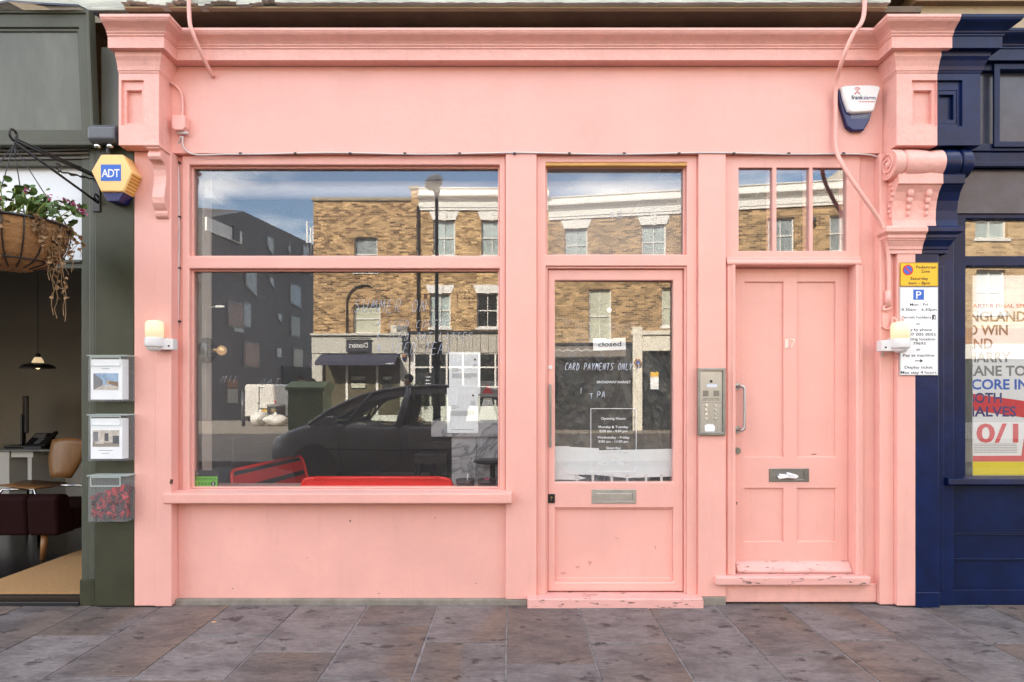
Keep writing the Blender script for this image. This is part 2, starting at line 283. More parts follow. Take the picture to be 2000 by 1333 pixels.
M = dict(
 pink=pm('pink_paint', PINK_C, .42, var=.075, vs=1.5, bump=.2, bs=18, speck=(.36,.20,.17), sp_s=24, sp_t=.735, streak=.25),
 pinkw=pm('pink_wood_paint', PINK_C, .36, var=.06, vs=2.2, bump=.09, bs=38, speck=(.38,.21,.18), sp_s=30, sp_t=.74, streak=.25),
 pinkold=pm('thick_old_pink_paint', (.78,.418,.363), .45, var=.07, vs=7, bump=.55, bs=24, streak=.4, speck=(.5,.32,.27), sp_s=22, sp_t=.76),
 pinkstep=pm('scuffed_pink_paint', (.72,.39,.355), .5, var=.08, vs=6, bump=.12, bs=40, speck=(.10,.07,.06), sp_s=9, sp_t=.585, stretch=(1,3,4)),
 wood=pm('bare_timber', (.66,.37,.11), .6, var=.2, vs=8, stretch=(1,6,6)),
 concrete=pm('grey_concrete', (.22,.20,.17), .9, var=.25, vs=9, bump=.3, bs=60),
 olive=pm('olive_gloss_paint', (.044,.046,.027), .36, var=.25, vs=3, bump=.12, bs=9, spec=.3, speck=(.12,.12,.10), sp_s=16, sp_t=.74),
 olive_sign=pm('weathered_olive_panel', (.098,.104,.086), .4, var=.3, vs=1.6, bump=.05, bs=20, stretch=(2.5,1,.8)),
 olive_trim=pm('grey_green_trim', (.072,.078,.058), .4, spec=.3, var=.15, vs=3, bump=.06),
 blue=pm('navy_gloss_paint', (.002,.010,.055), .33, var=.4, vs=5, bump=.22, bs=13, spec=.3, speck=(.10,.12,.2), sp_s=24, sp_t=.76),
 bluew=pm('navy_wood_paint', (.002,.009,.046), .36, var=.4, vs=4, bump=.10, bs=22, spec=.25, speck=(.11,.12,.17), sp_s=20, sp_t=.71),
 slate=pm('blue_grey_fascia', (.045,.05,.075), .25, var=.3, vs=4, bump=.08, bs=20),
 white=pm('white_paint', (.78,.77,.74), .5, var=.05), cream=pm('cream_stucco', (.74,.70,.60), .7, var=.08, bump=.1),
 whitepl=pm('white_plastic', (.72,.72,.72), .35), greypl=pm('grey_plastic', (.08,.085,.1), .35, var=.1),
 paper=pm('white_paper', (.86,.88,.90), .75, var=.04, vs=9), black=pm('black_metal', (.012,.012,.013), .35),
 ink=pm('black_ink', (.02,.02,.022), .7), inkg=pm('grey_ink', (.16,.16,.17), .8), steel=pm('brushed_steel', (.44,.46,.48), .34, 1, var=.15, vs=6, stretch=(40,1,1)),
 dsteel=pm('tarnished_steel', (.27,.28,.28), .38, 1, var=.2, vs=8), brass=pm('brass', (.45,.33,.15), .3, 1),
 alu=pm('satin_alloy', (.48,.48,.46), .45, 1, var=.12, vs=20),
 red=pm('red_enamel', (.88,.02,.008), .3, coat=.3), yellow=pm('yellow_sign_face', (.80,.47,.015), .45, var=.04), 
 yel2=pm('alarm_amber', (.84,.56,.22), .45, var=.06), amber=pm('alarm_amber_side', (.52,.26,.02), .5, var=.2), navy=pm('navy_plastic', (.008,.01,.09), .2), 
 bluepr=pm('print_blue', (.02,.12,.52), .5), redpr=pm('print_red', (.62,.02,.025), .5), whitepr=pm('print_white', (.82,.82,.82), .5), yelpr=pm('print_yellow', (.85,.68,.01), .5),
 greenpr=pm('print_green', (.16,.55,.03), .5), purplepr=pm('print_purple', (.05,.03,.16), .5), chalk=pm('chalk_pen', (.62,.68,.78), .8), vinyl=pm('white_vinyl', (.72,.74,.76), .6),
 faint=plastic('frosted_vinyl', (.7,.72,.75), .26, .7),
 glass=glass('shop_glass', 1.86, wave=.002, dust=.014), dusty=glass('dusty_glass', 1.86, dust=.085), glass2=glass('thin_glass', 1.55), cglass=glass('tinted_car_glass', 1.5, (.86,.90,.87)),  # shop_glass carries a painted haze that greys its dark areas
 clear=plastic('clear_plastic', (.62,.66,.68), .07, .12), frost=plastic('frosted_lid', (.60,.68,.64), .42, .4),
 brickA=brick('brown_stock_brick', (.13,.075,.04), (.62,.42,.22), (.40,.31,.20)),
 brickB=brick('yellow_stock_brick', (.20,.12,.055), (.74,.52,.27), (.40,.32,.22)),
 brickC=brick('dark_stock_brick', (.15,.10,.055), (.56,.38,.20), (.44,.36,.25)),
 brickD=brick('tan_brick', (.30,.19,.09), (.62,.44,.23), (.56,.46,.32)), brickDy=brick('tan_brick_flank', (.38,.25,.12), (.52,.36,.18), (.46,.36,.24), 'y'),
 brickU=brick('upper_floor_brick', (.22,.13,.06), (.34,.21,.10), (.24,.17,.11)),
 asphalt=pm('asphalt', (.05,.05,.052), .85, var=.2, vs=3, bump=.3, bs=120), 
 farpave=pm('far_paving', (.27,.235,.19), .9, var=.2, vs=1.5, bump=.1), kerb=pm('granite_kerb', (.22,.21,.20), .8, var=.2, bump=.2),
 earth=pm('ground_base', (.12,.11,.10), .95, var=.2, vs=.4),
 rpipe=pm('black_pipe', (.015,.014,.013), .45), lampg=plastic('lamp_lens', (.85,.87,.85), .8, .2),
 clad=pm('dark_cladding', (.095,.088,.094), .5, var=.08, vs=1), cladsun=pm('sunny_facet_cladding', (.085,.082,.085), .55, var=.08, vs=1),
 netpane=pm('curtained_window_pane', (.42,.50,.50), .06, var=.25, vs=2.0, spec=.8, coat=.6), darkpane=pm('dark_window_pane', (.03,.035,.035), .04, var=.5, vs=3, spec=.9, coat=.6),
 creampane=pm('pale_blind_pane', (.55,.57,.46), .08, var=.15, vs=3, coat=.6), bluepane=pm('pale_window_pane', (.30,.34,.36), .08, var=.3, coat=.6),
 cpaint=pm('dark_grey_car_paint', (.27,.27,.28), .35, coat=.7), tyre=pm('tyre_rubber', (.015,.015,.015), .8), cin=pm('car_interior', (.02,.02,.022), .8),
 vanw=pm('white_van_paint', (.66,.65,.62), .4, var=.12, vs=2.5, coat=.4), lampred=pm('tail_lamp_red', (.5,.02,.02), .2), plate=pm('yellow_number_plate', (.72,.42,.04), .5),
 gcab=pm('green_cabinet_paint', (.20,.26,.11), .5, var=.25, vs=4, speck=(.2,.24,.15), sp_s=9, sp_t=.66), binp=pm('bin_charcoal', (.03,.03,.032), .5, var=.2),
 bag=pm('white_polythene', (.72,.71,.68), .4, var=.08, vs=9, bump=.6, bs=14), bagb=pm('black_polythene', (.010,.010,.011), .34, bump=.08, bs=25, spec=.6),
 awn=pm('navy_canvas', (.045,.047,.08), .8), skin=pm('skin', (.42,.24,.16), .55), hair=pm('dark_hair', (.02,.013,.01), .6), shirt=pm('pale_shirt', (.6,.6,.6), .8), shirt2=pm('dark_shirt', (.05,.05,.07), .8), jeans=pm('denim', (.05,.07,.13), .85),
 marble=None, floor=pm('brown_boards', (.30,.19,.10), .5, var=.3, vs=5, stretch=(8,.6,1)), wallin=pm('charcoal_wall', (.095,.09,.09), .6, var=.1), wallback=pm('dark_back_wall', (.03,.028,.028), .7, var=.2), ceil=pm('interior_ceiling', (.6,.6,.58), .8), plaster=pm('pinkish_plaster', (.50,.43,.38), .8, var=.1),
 taupe=pm('taupe_wall', (.23,.20,.155), .8, var=.06), dfloor=pm('dark_floor', (.012,.010,.010), .25), coir=pm('coir_mat', (.42,.24,.10), .95, var=.2, vs=60, bump=.8, bs=180),
 leath=pm('oxblood_leather', (.016,.003,.003), .8, bump=.05, spec=.12), ply=pm('walnut_ply', (.24,.11,.035), .35, var=.25, vs=6, stretch=(10,10,1)), chrome=pm('chrome', (.7,.7,.7), .12, 1),
 desk=pm('white_desk', (.55,.54,.50), .5), dglass=pm('desk_glass', (.18,.19,.18), .1, coat=.5), bulb=pm('warm_bulb', (1,.75,.4), .4, emit=(1,.62,.25), es=2), 
 lampcov=pm('lit_lamp_cover', (.66,.52,.36), .4, emit=(1,.76,.44), es=.17), frostp=pm('white_transom_panel', (.62,.66,.70), .25, coat=.5),
 cliner=pm('coir_liner', (.33,.17,.065), .95, var=.3, vs=20, bump=.9, bs=90, stretch=(1,1,5)), leaf=pm('green_leaf', (.06,.12,.025), .5, var=.4, vs=30), dry=pm('dried_stems', (.26,.16,.08), .9, var=.35, vs=30), flower=pm('pink_flower', (.42,.10,.20), .6, var=.3, vs=40), stemg=pm('pale_green_stem', (.22,.28,.06), .6),
 petal=pm('red_dried_petal', (.36,.010,.014), .6, var=.6, vs=18), darkpetal=pm('dark_dried_petal', (.06,.01,.014), .7), fleck=pm('flaked_white_paint', (.50,.52,.46), .8, var=.3, vs=6, bump=.6, bs=30, speck=(.12,.09,.06), sp_s=9, sp_t=.64, stretch=(.5,3,4)), soffit=pm('brown_soffit_board', (.13,.095,.06), .7, var=.3, vs=3), stoneb=pm('pale_stone', (.42,.34,.22), .85, var=.1, bump=.3),
 cable=pm('white_cable', (.6,.58,.58), .45), cableb=pm('dark_cable', (.03,.03,.035), .5), cableg=pm('grey_cable', (.2,.2,.2), .6), orange=pm('orange_wood_panel', (.35,.17,.07), .6, var=.2),
)

M.update(scuff=plastic('scuff', (.42,.22,.19), .22, .6), numpaint=pm('cream_number_paint', (.80,.66,.58), .5), shopint=pm('painted_lit_shop_pane', (.13,.115,.075), .06, var=.5, vs=1.2, spec=.6), chalkf=plastic('faded_chalk_pen', (.62,.68,.80), .5, .8), greyhd=pm('grey_font_head', (.25,.25,.24), .4), smoke=plastic('smoked_glass', (.10,.07,.07), .6, .08), dome=pm('black_glass_dome', (.012,.02,.022), .08, coat=1),  # shopint: glow of the lit shop interior painted into the pane colour
 warmdim=pm('half_silvered_bulb', (.6,.42,.2), .15, .6, emit=(1,.6,.3), es=.10), amberpale=pm('filter_tip', (.6,.36,.18), .8), coping=pm('stone_coping', (.28,.25,.18), .85, var=.2), palegrey=pm('pale_grey_paint', (.52,.51,.46), .6, var=.04),
 navyb=pm('navy_board', (.02,.022,.035), .5), rust=pm('rusty_iron', (.09,.035,.02), .8), planks=pm('pale_planks', (.47,.44,.38), .8, var=.12, vs=3, stretch=(6,1,.4)), taupebd=pm('taupe_board', (.20,.17,.15), .6),
 winframe=pm('grey_window_frame', (.22,.22,.21), .5), redpane=pm('reddish_pane', (.26,.15,.13), .1, var=.3), muralb=pm('mural_blue', (.16,.26,.28), .8, var=.2), muralr=pm('mural_red', (.30,.07,.07), .8, var=.2))  # redpane is an opaque reddish pane colour, nothing behind it
# ------------------------------------------------------------------ special materials
def marble():
    m = pm('veined_marble', (.7,.7,.72), .18, coat=.3); t = m.node_tree; l = t.links.new; b = t.nodes['Principled BSDF']
    co = N('ShaderNodeTexCoord', t); n = N('ShaderNodeTexNoise', t); n.inputs['Scale'].default_value = 3.2; n.inputs['Detail'].default_value = 9; n.inputs['Distortion'].default_value = 1.6
    l(co.outputs['Object'], n.inputs['Vector']); r = N('ShaderNodeValToRGB', t); e = r.color_ramp.elements
    e[0].position = .40; e[0].color = (.72,.72,.74,1); e[1].position = .56; e[1].color = (.8,.8,.82,1)
    v = r.color_ramp.elements.new(.49); v.color = (.33,.335,.37,1); v2 = r.color_ramp.elements.new(.455); v2.color = (.6,.6,.63,1); v3 = r.color_ramp.elements.new(.52); v3.color = (.62,.62,.64,1)
    l(n.outputs['Fac'], r.inputs[0]); l(r.outputs[0], b.inputs['Base Color']); return m
M['marble'] = marble()
def slabmat():
    m = pm('york_stone', (.10,.09,.09), .62, spec=.35); t = m.node_tree; l = t.links.new; b = t.nodes['Principled BSDF']
    co = N('ShaderNodeTexCoord', t); at = N('ShaderNodeAttribute', t); at.attribute_name = 'slab'
    sc = N('ShaderNodeSeparateColor', t); l(at.outputs['Color'], sc.inputs[0])
    sh = N('ShaderNodeVectorMath', t, operation='ADD'); l(co.outputs['Object'], sh.inputs[0])
    ml = N('ShaderNodeVectorMath', t, operation='SCALE'); l(at.outputs['Color'], ml.inputs[0]); ml.inputs['Scale'].default_value = 9; l(ml.outputs[0], sh.inputs[1])
    def noise(s, d, r, vec, st=(1,1,1)):
        mp = N('ShaderNodeMapping', t); mp.inputs['Scale'].default_value = st; l(vec, mp.inputs[0])
        n = N('ShaderNodeTexNoise', t); n.inputs['Scale'].default_value = s; n.inputs['Detail'].default_value = d; n.inputs['Roughness'].default_value = r; l(mp.outputs[0], n.inputs[0]); return n.outputs['Fac']
    def ramp(f, *st):
        r = N('ShaderNodeValToRGB', t); e = r.color_ramp.elements
        e[0].position, e[0].color = st[0][0], (*st[0][1], 1); e[1].position, e[1].color = st[-1][0], (*st[-1][1], 1)
        for p, c in st[1:-1]: k = e.new(p); k.color = (*c, 1)
        l(f, r.inputs[0]); return r.outputs[0]
    def mix(f, a, c, mode='MIX'):
        k = N('ShaderNodeMixRGB', t, blend_type=mode)
        for i, x in ((0, f), (1, a), (2, c)):
            if isinstance(x, (int, float)): k.inputs[i].default_value = x
            elif isinstance(x, tuple): k.inputs[i].default_value = (*x, 1)
            else: l(x, k.inputs[i])
        return k.outputs[0]
    bands = ramp(noise(.75, 2, .4, sh.outputs[0], (1.0,.35,1)), (.40, (.170,.163,.167)), (.49, (.150,.141,.143)), (.535, (.150,.118,.100)), (.62, (.128,.112,.106)), (.72, (.150,.142,.146)))
    tone = ramp(sc.outputs[0], (0, (.92,.90,.88)), (1, (1.20,1.15,1.11)))
    c = mix(1, bands, tone, 'MULTIPLY')
    grain = ramp(noise(30, 8, .8, co.outputs['Object'], (.6,1.6,1)), (.3, (.56,.55,.55)), (.7, (1.42,1.40,1.40)))
    c = mix(1, c, grain, 'MULTIPLY')
    grime = ramp(noise(5.5, 6, .7, co.outputs['Object'], (.7,1.3,1)), (.45, (0,0,0)), (.62, (1,1,1)))
    c = mix(mix(1, grime, (.62,.62,.62), 'MULTIPLY'), c, (.062,.053,.055))
    spots = ramp(noise(8.5, 4, .62, co.outputs['Object'], (.8,1.2,1)), (.60, (0,0,0)), (.65, (1,1,1)))
    c = mix(mix(1, spots, (.78,.78,.78), 'MULTIPLY'), c, (.028,.024,.026))
    pale = ramp(noise(42, 2, .5, co.outputs['Object'], (1,1.5,1)), (.735, (0,0,0)), (.76, (1,1,1)))
    c = mix(mix(1, pale, (.5,.5,.5), 'MULTIPLY'), c, (.26,.25,.25))
    l(c, b.inputs['Base Color'])
    bp = N('ShaderNodeBump', t); bp.inputs['Strength'].default_value = .35; bp.inputs['Distance'].default_value = .01
    l(noise(22, 7, .7, co.outputs['Object']), bp.inputs['Height']); l(bp.outputs[0], b.inputs['Normal'])
    return m
M['slab'] = slabmat(); M['joint'] = pm('mortar_joint', (.21,.20,.20), .95, var=.45, vs=14, bump=.3)

# ------------------------------------------------------------------ setting: ground, pavements, road
b = MB(); b.box(-260, 260, -300, 160, -1.2, -.165); struct(b.build('ground', M['earth']))
b = MB(); b.box(-60, 60, -8.4, -3.15, -.16, -.115)
b.box(-60, -7.9, -80, -27.5, -.155, -.11)
struct(b.build('road', M['asphalt']))
b = MB(); b.box(-60, 60, -3.15, -2.98, -.16, .0); b.box(-60, 60, -8.55, -8.4, -.16, -.005); struct(b.build('kerb', M['kerb'], bevel=.012))
b = MB(); b.box(-60, -7.9, -27.5, -8.55, -.16, -.012); b.box(-7.9, 60, -26, -8.55, -.16, -.010); struct(b.build('far_pavement', M['farpave']))
JX = [-6.3,-5.85,-5.4,-4.95,-4.52,-4.07,-3.62,-3.17,-2.72,-2.263,-1.83,-1.38,-.93,-.483,-.03,.427,.873,1.32,1.757,2.2,2.633,3.08,3.52,3.97,4.42,4.87,5.3,5.75,6.2]
FIRST = {-2.72:-.51,-2.263:-1.01,-1.83:-.51,-1.38:-.73,-.93:-.346,-.483:-.60,-.03:-.874,.427:-.617,.873:-1.06,1.32:-.77,1.757:-.575,2.2:-.84,2.633:-.62}
b = MB(); cols = []
for i in range(len(JX)-1):
    x0, x1 = JX[i]+.005, JX[i+1]-.005; y = .03; first = FIRST.get(JX[i], -rng.uniform(.4, 1.1))
    while y > -2.97:
        y1 = first if y > 0 else y - rng.uniform(.5, .8)
        if y1 < -2.7: y1 = -2.975
        tz = rng.uniform(-.0015, .0015); n0 = len(b.f)
        b.box(x0 + rng.uniform(-.002,.002), x1 + rng.uniform(-.002,.002), y1+.005, y-.004, -.05, tz)
        c = (rng.random(), rng.random(), rng.random(), 1); cols += [c]*(len(b.f)-n0); y = y1
o = struct(b.build('pavement', M['slab'], bevel=.003, seg=1, norm=False))
at = o.data.color_attributes.new('slab', 'FLOAT_COLOR', 'CORNER')
for p in o.data.polygons:
    for li in p.loop_indices: at.data[li].color = cols[p.index]
b = MB(); b.box(-12, 12, -2.98, .2, -.14, -.006); b.box(-60, -12, -2.98, .2, -.14, 0); b.box(12, 60, -2.98, .2, -.14, 0); struct(b.build('pavement_bed', M['joint']))

# ------------------------------------------------------------------ the pink shop
CORN = [(0,3.506),(.075,3.506),(.076,3.574),(.083,3.578),(.083,3.586),(.090,3.592),(.092,3.600),(.104,3.612),(.122,3.624),(.138,3.634),(.146,3.644),(.146,3.650),(.151,3.651),(.151,3.668),(0,3.672)]
NECK = [(0,3.385),(.004,3.390),(.006,3.398),(.010,3.402),(.014,3.425),(.024,3.455),(.036,3.478),(.038,3.5055),(0,3.5055)]
ps = thing('pink_shop', 'salmon pink Victorian shopfront with big window and two doors, between olive and navy shops', 'shop', (0, 0, 0))
P, PW, PO = M['pink'], M['pinkw'], M['pinkold']
# fascia board and cornice
MB().box(-2.22, 2.415, 0, .25, 2.94, 3.5055).build('fascia', P, ps, bevel=.003)
MB().sweep([(-2.49,-.14),(-2.22,-.14),(-2.22,0),(2.415,0),(2.415,-.14),(2.712,-.14)], CORN).build('cornice', PO, ps)
# capital blocks over the pilasters, each with a sunk moulded panel
def capital(x0, x1, xa, xb, za, zb, mt, parent, path, name='capital_block'):
    b = MB(); b.holed(x0, x1, 2.936, 3.5056, [(xa, xb, za, zb)], -.14, -.095); b.box(x0, x1, -.095, .2, 2.936, 3.5056)
    b.holed(xa, xb, za, zb, [(xa+.022 if xa > x0 else xa, xb-.022 if xb < x1 else xb, za+.022, zb-.055)], -.122, -.0951)
    b.sweep(path, NECK); return b.build(name, mt, parent, bevel=.004)
lc = capital(-2.472, -2.2185, -2.455, -2.315, 3.06, 3.345, PO, ps, [(-2.472,-.14),(-2.2185,-.14),(-2.2185,.0)])
rc = capital(2.4165, 2.672, 2.512, 2.6715, 3.055, 3.345, PO, ps, [(2.4165,0),(2.4165,-.14),(2.672,-.14)])
# left small scroll bracket
prof = [(-.04,2.936),(-.155,2.936),(-.165,2.925),(-.160,2.908),(-.135,2.902),(-.148,2.885),(-.152,2.865),(-.140,2.846),(-.112,2.842),(-.098,2.83),(-.088,2.80),(-.082,2.76),(-.086,2.71),(-.098,2.66),(-.105,2.62),(-.098,2.585),(-.082,2.56),(-.066,2.545),(-.072,2.53),(-.066,2.512),(-.05,2.50),(-.04,2.50)]
b = MB(); b.prism(prof, 'x', -2.285, -2.205, smooth=False); b.prism([(-.041,2.937),(-.172,2.937),(-.172,2.922),(-.15,2.912),(-.041,2.912)], 'x', -2.30, -2.197)
b.build('scroll_bracket', PO, lc, bevel=.004)
# big right scroll bracket: shared with the navy shop, painted pink up to the party line
def scroll(x0, x1, mt, parent, full0, full1, name='scroll_bracket', cheek=None):
    b = MB(); w = full1-full0; n = 26; rings = []
    for i in range(n+1):                              # the rolled top: two swelling lobes with a pinched waist
        u = (x0 + (x1-x0)*i/n - full0)/w
        r = .082 + .012*abs(math.sin(u*2*math.pi))**.6
        if u < .13 or u > .87: r = .094
        elif u < .155 or u > .845: r = .078
        ring = []
        for j in range(20):
            a = 2*math.pi*j/20; ring.append((x0+(x1-x0)*i/n, -.066+math.cos(a)*r, 2.838+math.sin(a)*r))
        rings.append(ring)
    b.ring_loft(rings)
    xl = max(x0, full0+.035); xr = min(x1, full1-.035)
    body = [(.0,2.86),(-.115,2.78),(-.125,2.755),(-.125,2.70),(-.112,2.698),(-.085,2.66),(-.066,2.61),(-.056,2.55),(-.054,2.49),(-.062,2.44),(.0,2.44)]
    b.prism(body, 'x', xl, xr)
    if cheek is not None:                             # carved volute on the visible cheek
        c = Vector((cheek, -.066, 2.838))
        pts = [c + Vector((-.004, math.cos(a)*(.075-.0085*a/1.6), math.sin(a)*(.075-.0085*a/1.6))) for a in [k*.4 for k in range(32)]]
        b.tube(pts, .006, 6); b.ball(c, (.014,.02,.02), 10, 6)
        for k in range(7): b.ball((xl, -.045-.02*math.sin(k), 2.72-.034*k), (.012,.016-.001*k,.014), 8, 5)
        for xx in (xl+.10, xl+.215):                  # carved drops on the front
            for k in range(4): b.ball((xx, -.088+.012*k if k < 3 else -.058, 2.655-.042*k), (.022-.004*k,.014,.03-.004*k), 10, 6)
    return b.build(name, mt, parent, bevel=.003)
scroll(2.405, 2.722, PO, rc, 2.405, 2.895, cheek=2.4055)
BASE = [(0,2.441),(.052,2.441),(.066,2.428),(.066,2.402),(.052,2.39),(.045,2.388),(.045,2.366),(.036,2.364),(.036,2.356),(.030,2.35),(.014,2.318),(.012,2.30),(.006,2.298),(.006,2.274),(0,2.272)]
MB().sweep([(2.432,.0),(2.432,-.05),(2.632,-.05)], BASE).build('bracket_base', PO, rc, bevel=.002)
# pilaster shafts and margins
b = MB(); b.box(-2.436, -2.195, -.04, .2, .006, 2.9355); b.box(-2.30, -2.194, -.0445, -.03, .004, 2.9356); lp = b.build('pilaster', P, ps, bevel=.006)
b = MB(); b.box(2.385, 2.478, -.016, .2, .006, 2.9355); b.box(2.477, 2.596, -.05, .2, .01, 2.9355); rp = b.build('pilaster', P, ps, bevel=.006)
MB().box(2.283, 2.386, .045, .2, .0, 2.9405).build('wall_margin', P, ps, bevel=.002)
b = MB(); b.box(-2.196, -2.12, .055, .2, .035, 2.9405); b.build('wall_margin', P, ps)
# stall riser and plinth
MB().box(-2.1945, .161, .036, .2, .03, .7185).build('stall_riser', P, ps, bevel=.003)
b = MB(); b.box(-2.193, .097, -.004, .21, -.01, .034); b.box(1.232, 1.392, -.004, .21, -.01, .052); b.build('plinth', M['concrete'], ps, bevel=.004)
# big window
wf = MB().holed(-2.165, -.0415, .719, 2.9395, [(-2.119,-.0806,2.276,2.877),(-2.119,-.0806,.748,2.196)], .03, .125).build('window_frame', PW, ps, bevel=.007, seg=3)
b = MB(); b.prism([(.0295,.747),(-.06,.733),(-.06,.672),(-.045,.666),(.0295,.666)], 'x', -2.24, 0.0); b.build('sill', PW, wf, bevel=.005)
b = MB()
for z0, z1 in ((2.276,2.877),(.748,2.196)):
    b.holed(-2.1188, -.0808, z0+.0002, z1-.0002, [(-2.107,-.0925,z0+.012,z1-.012)], .064, .0885)
b.build('glazing_bead', PW, wf, bevel=.003)
MB().box(-2.13, -.07, .09, .096, 2.262, 2.89).build('pane', M['glass'], wf)
MB().box(-2.13, -.07, .09, .096, .735, 2.21).build('pane', M['glass'], wf)
# boarded piers
MB().box(-.041, .1605, .0, .2, .036, 2.9397).build('pier', PW, ps, bevel=.004)
MB().box(1.2155, 1.3925, .0, .2, .053, 2.9397).build('pier', PW, ps, bevel=.004)
# glazed shop door in its frame, toplight above
df = MB().holed(.161, 1.215, .04, 2.9393, [(.2216,1.148,2.286,2.893),(.2216,1.148,.0,2.213)], .03, .125).build('door_frame', PW, ps, bevel=.006, seg=3)
MB().box(.21, 1.16, .10, .106, 2.27, 2.905).build('toplight_pane', M['dusty'], df)
MB().holed(.2217, 1.1478, 2.2862, 2.8928, [(.234,1.136,2.298,2.872)], .072, .0985).build('glazing_bead', PW, df, bevel=.003)
MB().box(.2218, 1.1478, .034, .0995, 2.8725, 2.8925).build('timber_strip', M['wood'], df, bevel=.002)
b = MB(); b.holed(.2217, 1.1478, .06, 2.2128, [(.2345,1.1355,.0,2.2)], .044, .125); b.build('door_stop', PW, df, bevel=.003)
MB().box(.0985, 1.231, -.06, .2, -.01, .06).build('doorstep', M['pinkstep'], ps, bevel=.008)
gd = MB().holed(.2365, 1.1335, .068, 2.198, [(.2846,1.0675,.790,2.124),(.2846,1.0675,.128,.618)], .0655, .115).build('glazed_door', PW, ps, bevel=.008, seg=3)
MB().holed(.2847, 1.0674, .128, .618, [(.2985,1.0535,.152,.606)], .0835, .108).build('panel_bead', PW, gd, bevel=.003)
MB().box(.2846, 1.0674, .0925, .112, .1281, .6179).build('door_panel', M['pinkw'], gd)
q = MB().box(.275, 1.077, .0975, .1035, .78, 2.134)
for i, p in enumerate(q.v): q.v[i] = (p[0], p[1] + (p[0]-.676)*.024, p[2])
q.build('pane', M['glass'], gd)
b = MB(); b.holed(.5275, .82, .648, .742, [(.55,.797,.667,.722)], .0615, .07); b.box(.5505, .7965, .0635, .0695, .6675, .7215); b.box(.556,.79,.0605,.064,.672,.717); b.build('letter_plate', M['alu'], gd, bevel=.002)
b = MB(); b.box(.2385,.284,.059,.066,.652,.712); lk = b.build('lock_case', M['black'], gd, bevel=.002)
b = MB(); b.cyl((.261,.0595,.69),(.261,.0555,.69),.007,n=14); b.box(.2595,.2625,.0555,.0592,.668,.686); b.build('lock_cylinder', M['brass'], lk)
b = MB(); b.cyl((.2535,.066,1.55),(.2535,.060,1.55),.0135,n=20); b.box(.2525,.2545,.0585,.0605,1.545,1.553); b.build('lock_cylinder', M['whitepl'], gd)
b = MB(); b.box(.2445,.2595,.03,.042,1.022,1.437); b.cyl((.252,.04,1.05),(.252,.068,1.05),.006); b.cyl((.252,.04,1.41),(.252,.068,1.41),.006); b.build('pull_handle', M['dsteel'], gd, bevel=.003)
# panelled door number 17
d2 = MB().holed(1.393, 2.2835, .13, 2.9393, [(1.4876,1.709,2.312,2.857),(1.736,1.951,2.312,2.857),(1.9745,2.1944,2.312,2.857),(1.462,2.243,.0,2.216)], .03, .13).build('door_frame', PW, ps, bevel=.004, seg=2)
b = MB()
for a0, a1 in ((1.4876,1.709),(1.736,1.951),(1.9745,2.1944)): b.box(a0-.006, a1+.006, .052, .056, 2.304, 2.865)
b.build('toplight_pane', M['glass'], d2)
b = MB(); ARC = [(.0,.0295),(.0,.012),(.008,.006),(.020,.006),(.024,.013),(.034,.017),(.048,.017),(.052,.024),(.056,.0295)]
for (xa, xb, za, zb, vert) in ((1.462,1.462,.19,2.216,1),(2.243,2.243,.19,2.216,2)):
    sg = -1 if vert == 1 else 1
    b.prism([(xa+sg*(u+.002), y) for u, y in ARC], 'z', .1925, 2.2165)
b.prism([(y, 2.2165+u) for u, y in ARC], 'x', 1.462-.058, 2.243+.0385)
b.build('architrave', PW, d2, bevel=.0015, seg=1)
MB().box(1.317, 2.322, -.03, .16, .132, .1915).build('doorstep', M['pinkstep'], ps, bevel=.012, seg=3)
MB().box(1.394, 2.3845, .018, .2, .012, .1318).build('step_riser', PO, ps, bevel=.004)
pdr = MB().holed(1.4795, 2.2425, .256, 2.2128, [(1.551,1.811,.953,2.121),(1.903,2.159,.953,2.121),(1.551,1.811,.389,.744),(1.903,2.159,.389,.744)], .10, .15).build('panelled_door', PW, ps, bevel=.004, seg=2)
b = MB()
for h in ((1.551,1.811,.953,2.121),(1.903,2.159,.953,2.121),(1.551,1.811,.389,.744),(1.903,2.159,.389,.744)): b.box(h[0]-.002, h[1]+.002, .114, .135, h[2]-.002, h[3]+.002)
b.build('door_panel', PW, pdr)
MB().prism([(.1,.262),(.085,.258),(.04,.212),(.04,.197),(.1,.197)], 'x', 1.484, 2.240).build('weather_board', M['pinkstep'], pdr, bevel=.003)
b = MB(); b.text('1', 1.832, 1.680, .0995, .064, .022, th=.004, bold=0); b.text('7', 1.872, 1.680, .0995, .064, .034, th=.004, bold=0)
b.box(1.820,1.845,.0955,.0995,1.676,1.682); b.build('house_number', M['numpaint'], pdr)
b = MB(); b.holed(1.714, 1.981, .787, .876, [(1.752,1.946,.805,.855)], .0955, .104); b.box(1.7525,1.9455,.0985,.1035,.8055,.8545); lp2 = b.build('letter_plate', M['dsteel'], pdr, bevel=.002)
b = MB(); b.obox((1.835,.088,.826), (.055,.016,.006), (R(20),R(6),0)); b.obox((1.80,.086,.822), (.03,.014,.005), (R(30),R(-8),0)); b.obox((1.865,.087,.834), (.035,.018,.007), (R(15),R(14),R(8))); b.build('letters', M['paper'], lp2, bevel=.003)
b = MB(); b.tube([(1.50,.10,1.424),(1.505,.06,1.424),(1.520,.052,1.424),(1.532,.052,1.412),(1.533,.052,1.39),(1.533,.052,1.16),(1.530,.052,1.142),(1.52,.052,1.134),(1.505,.06,1.134),(1.50,.10,1.134)], .0095, 12)
for zz in (1.424,1.134): b.cyl((1.502,.101,zz),(1.502,.092,zz),.025,.023,n=24)
b.build('pull_handle', M['steel'], pdr)
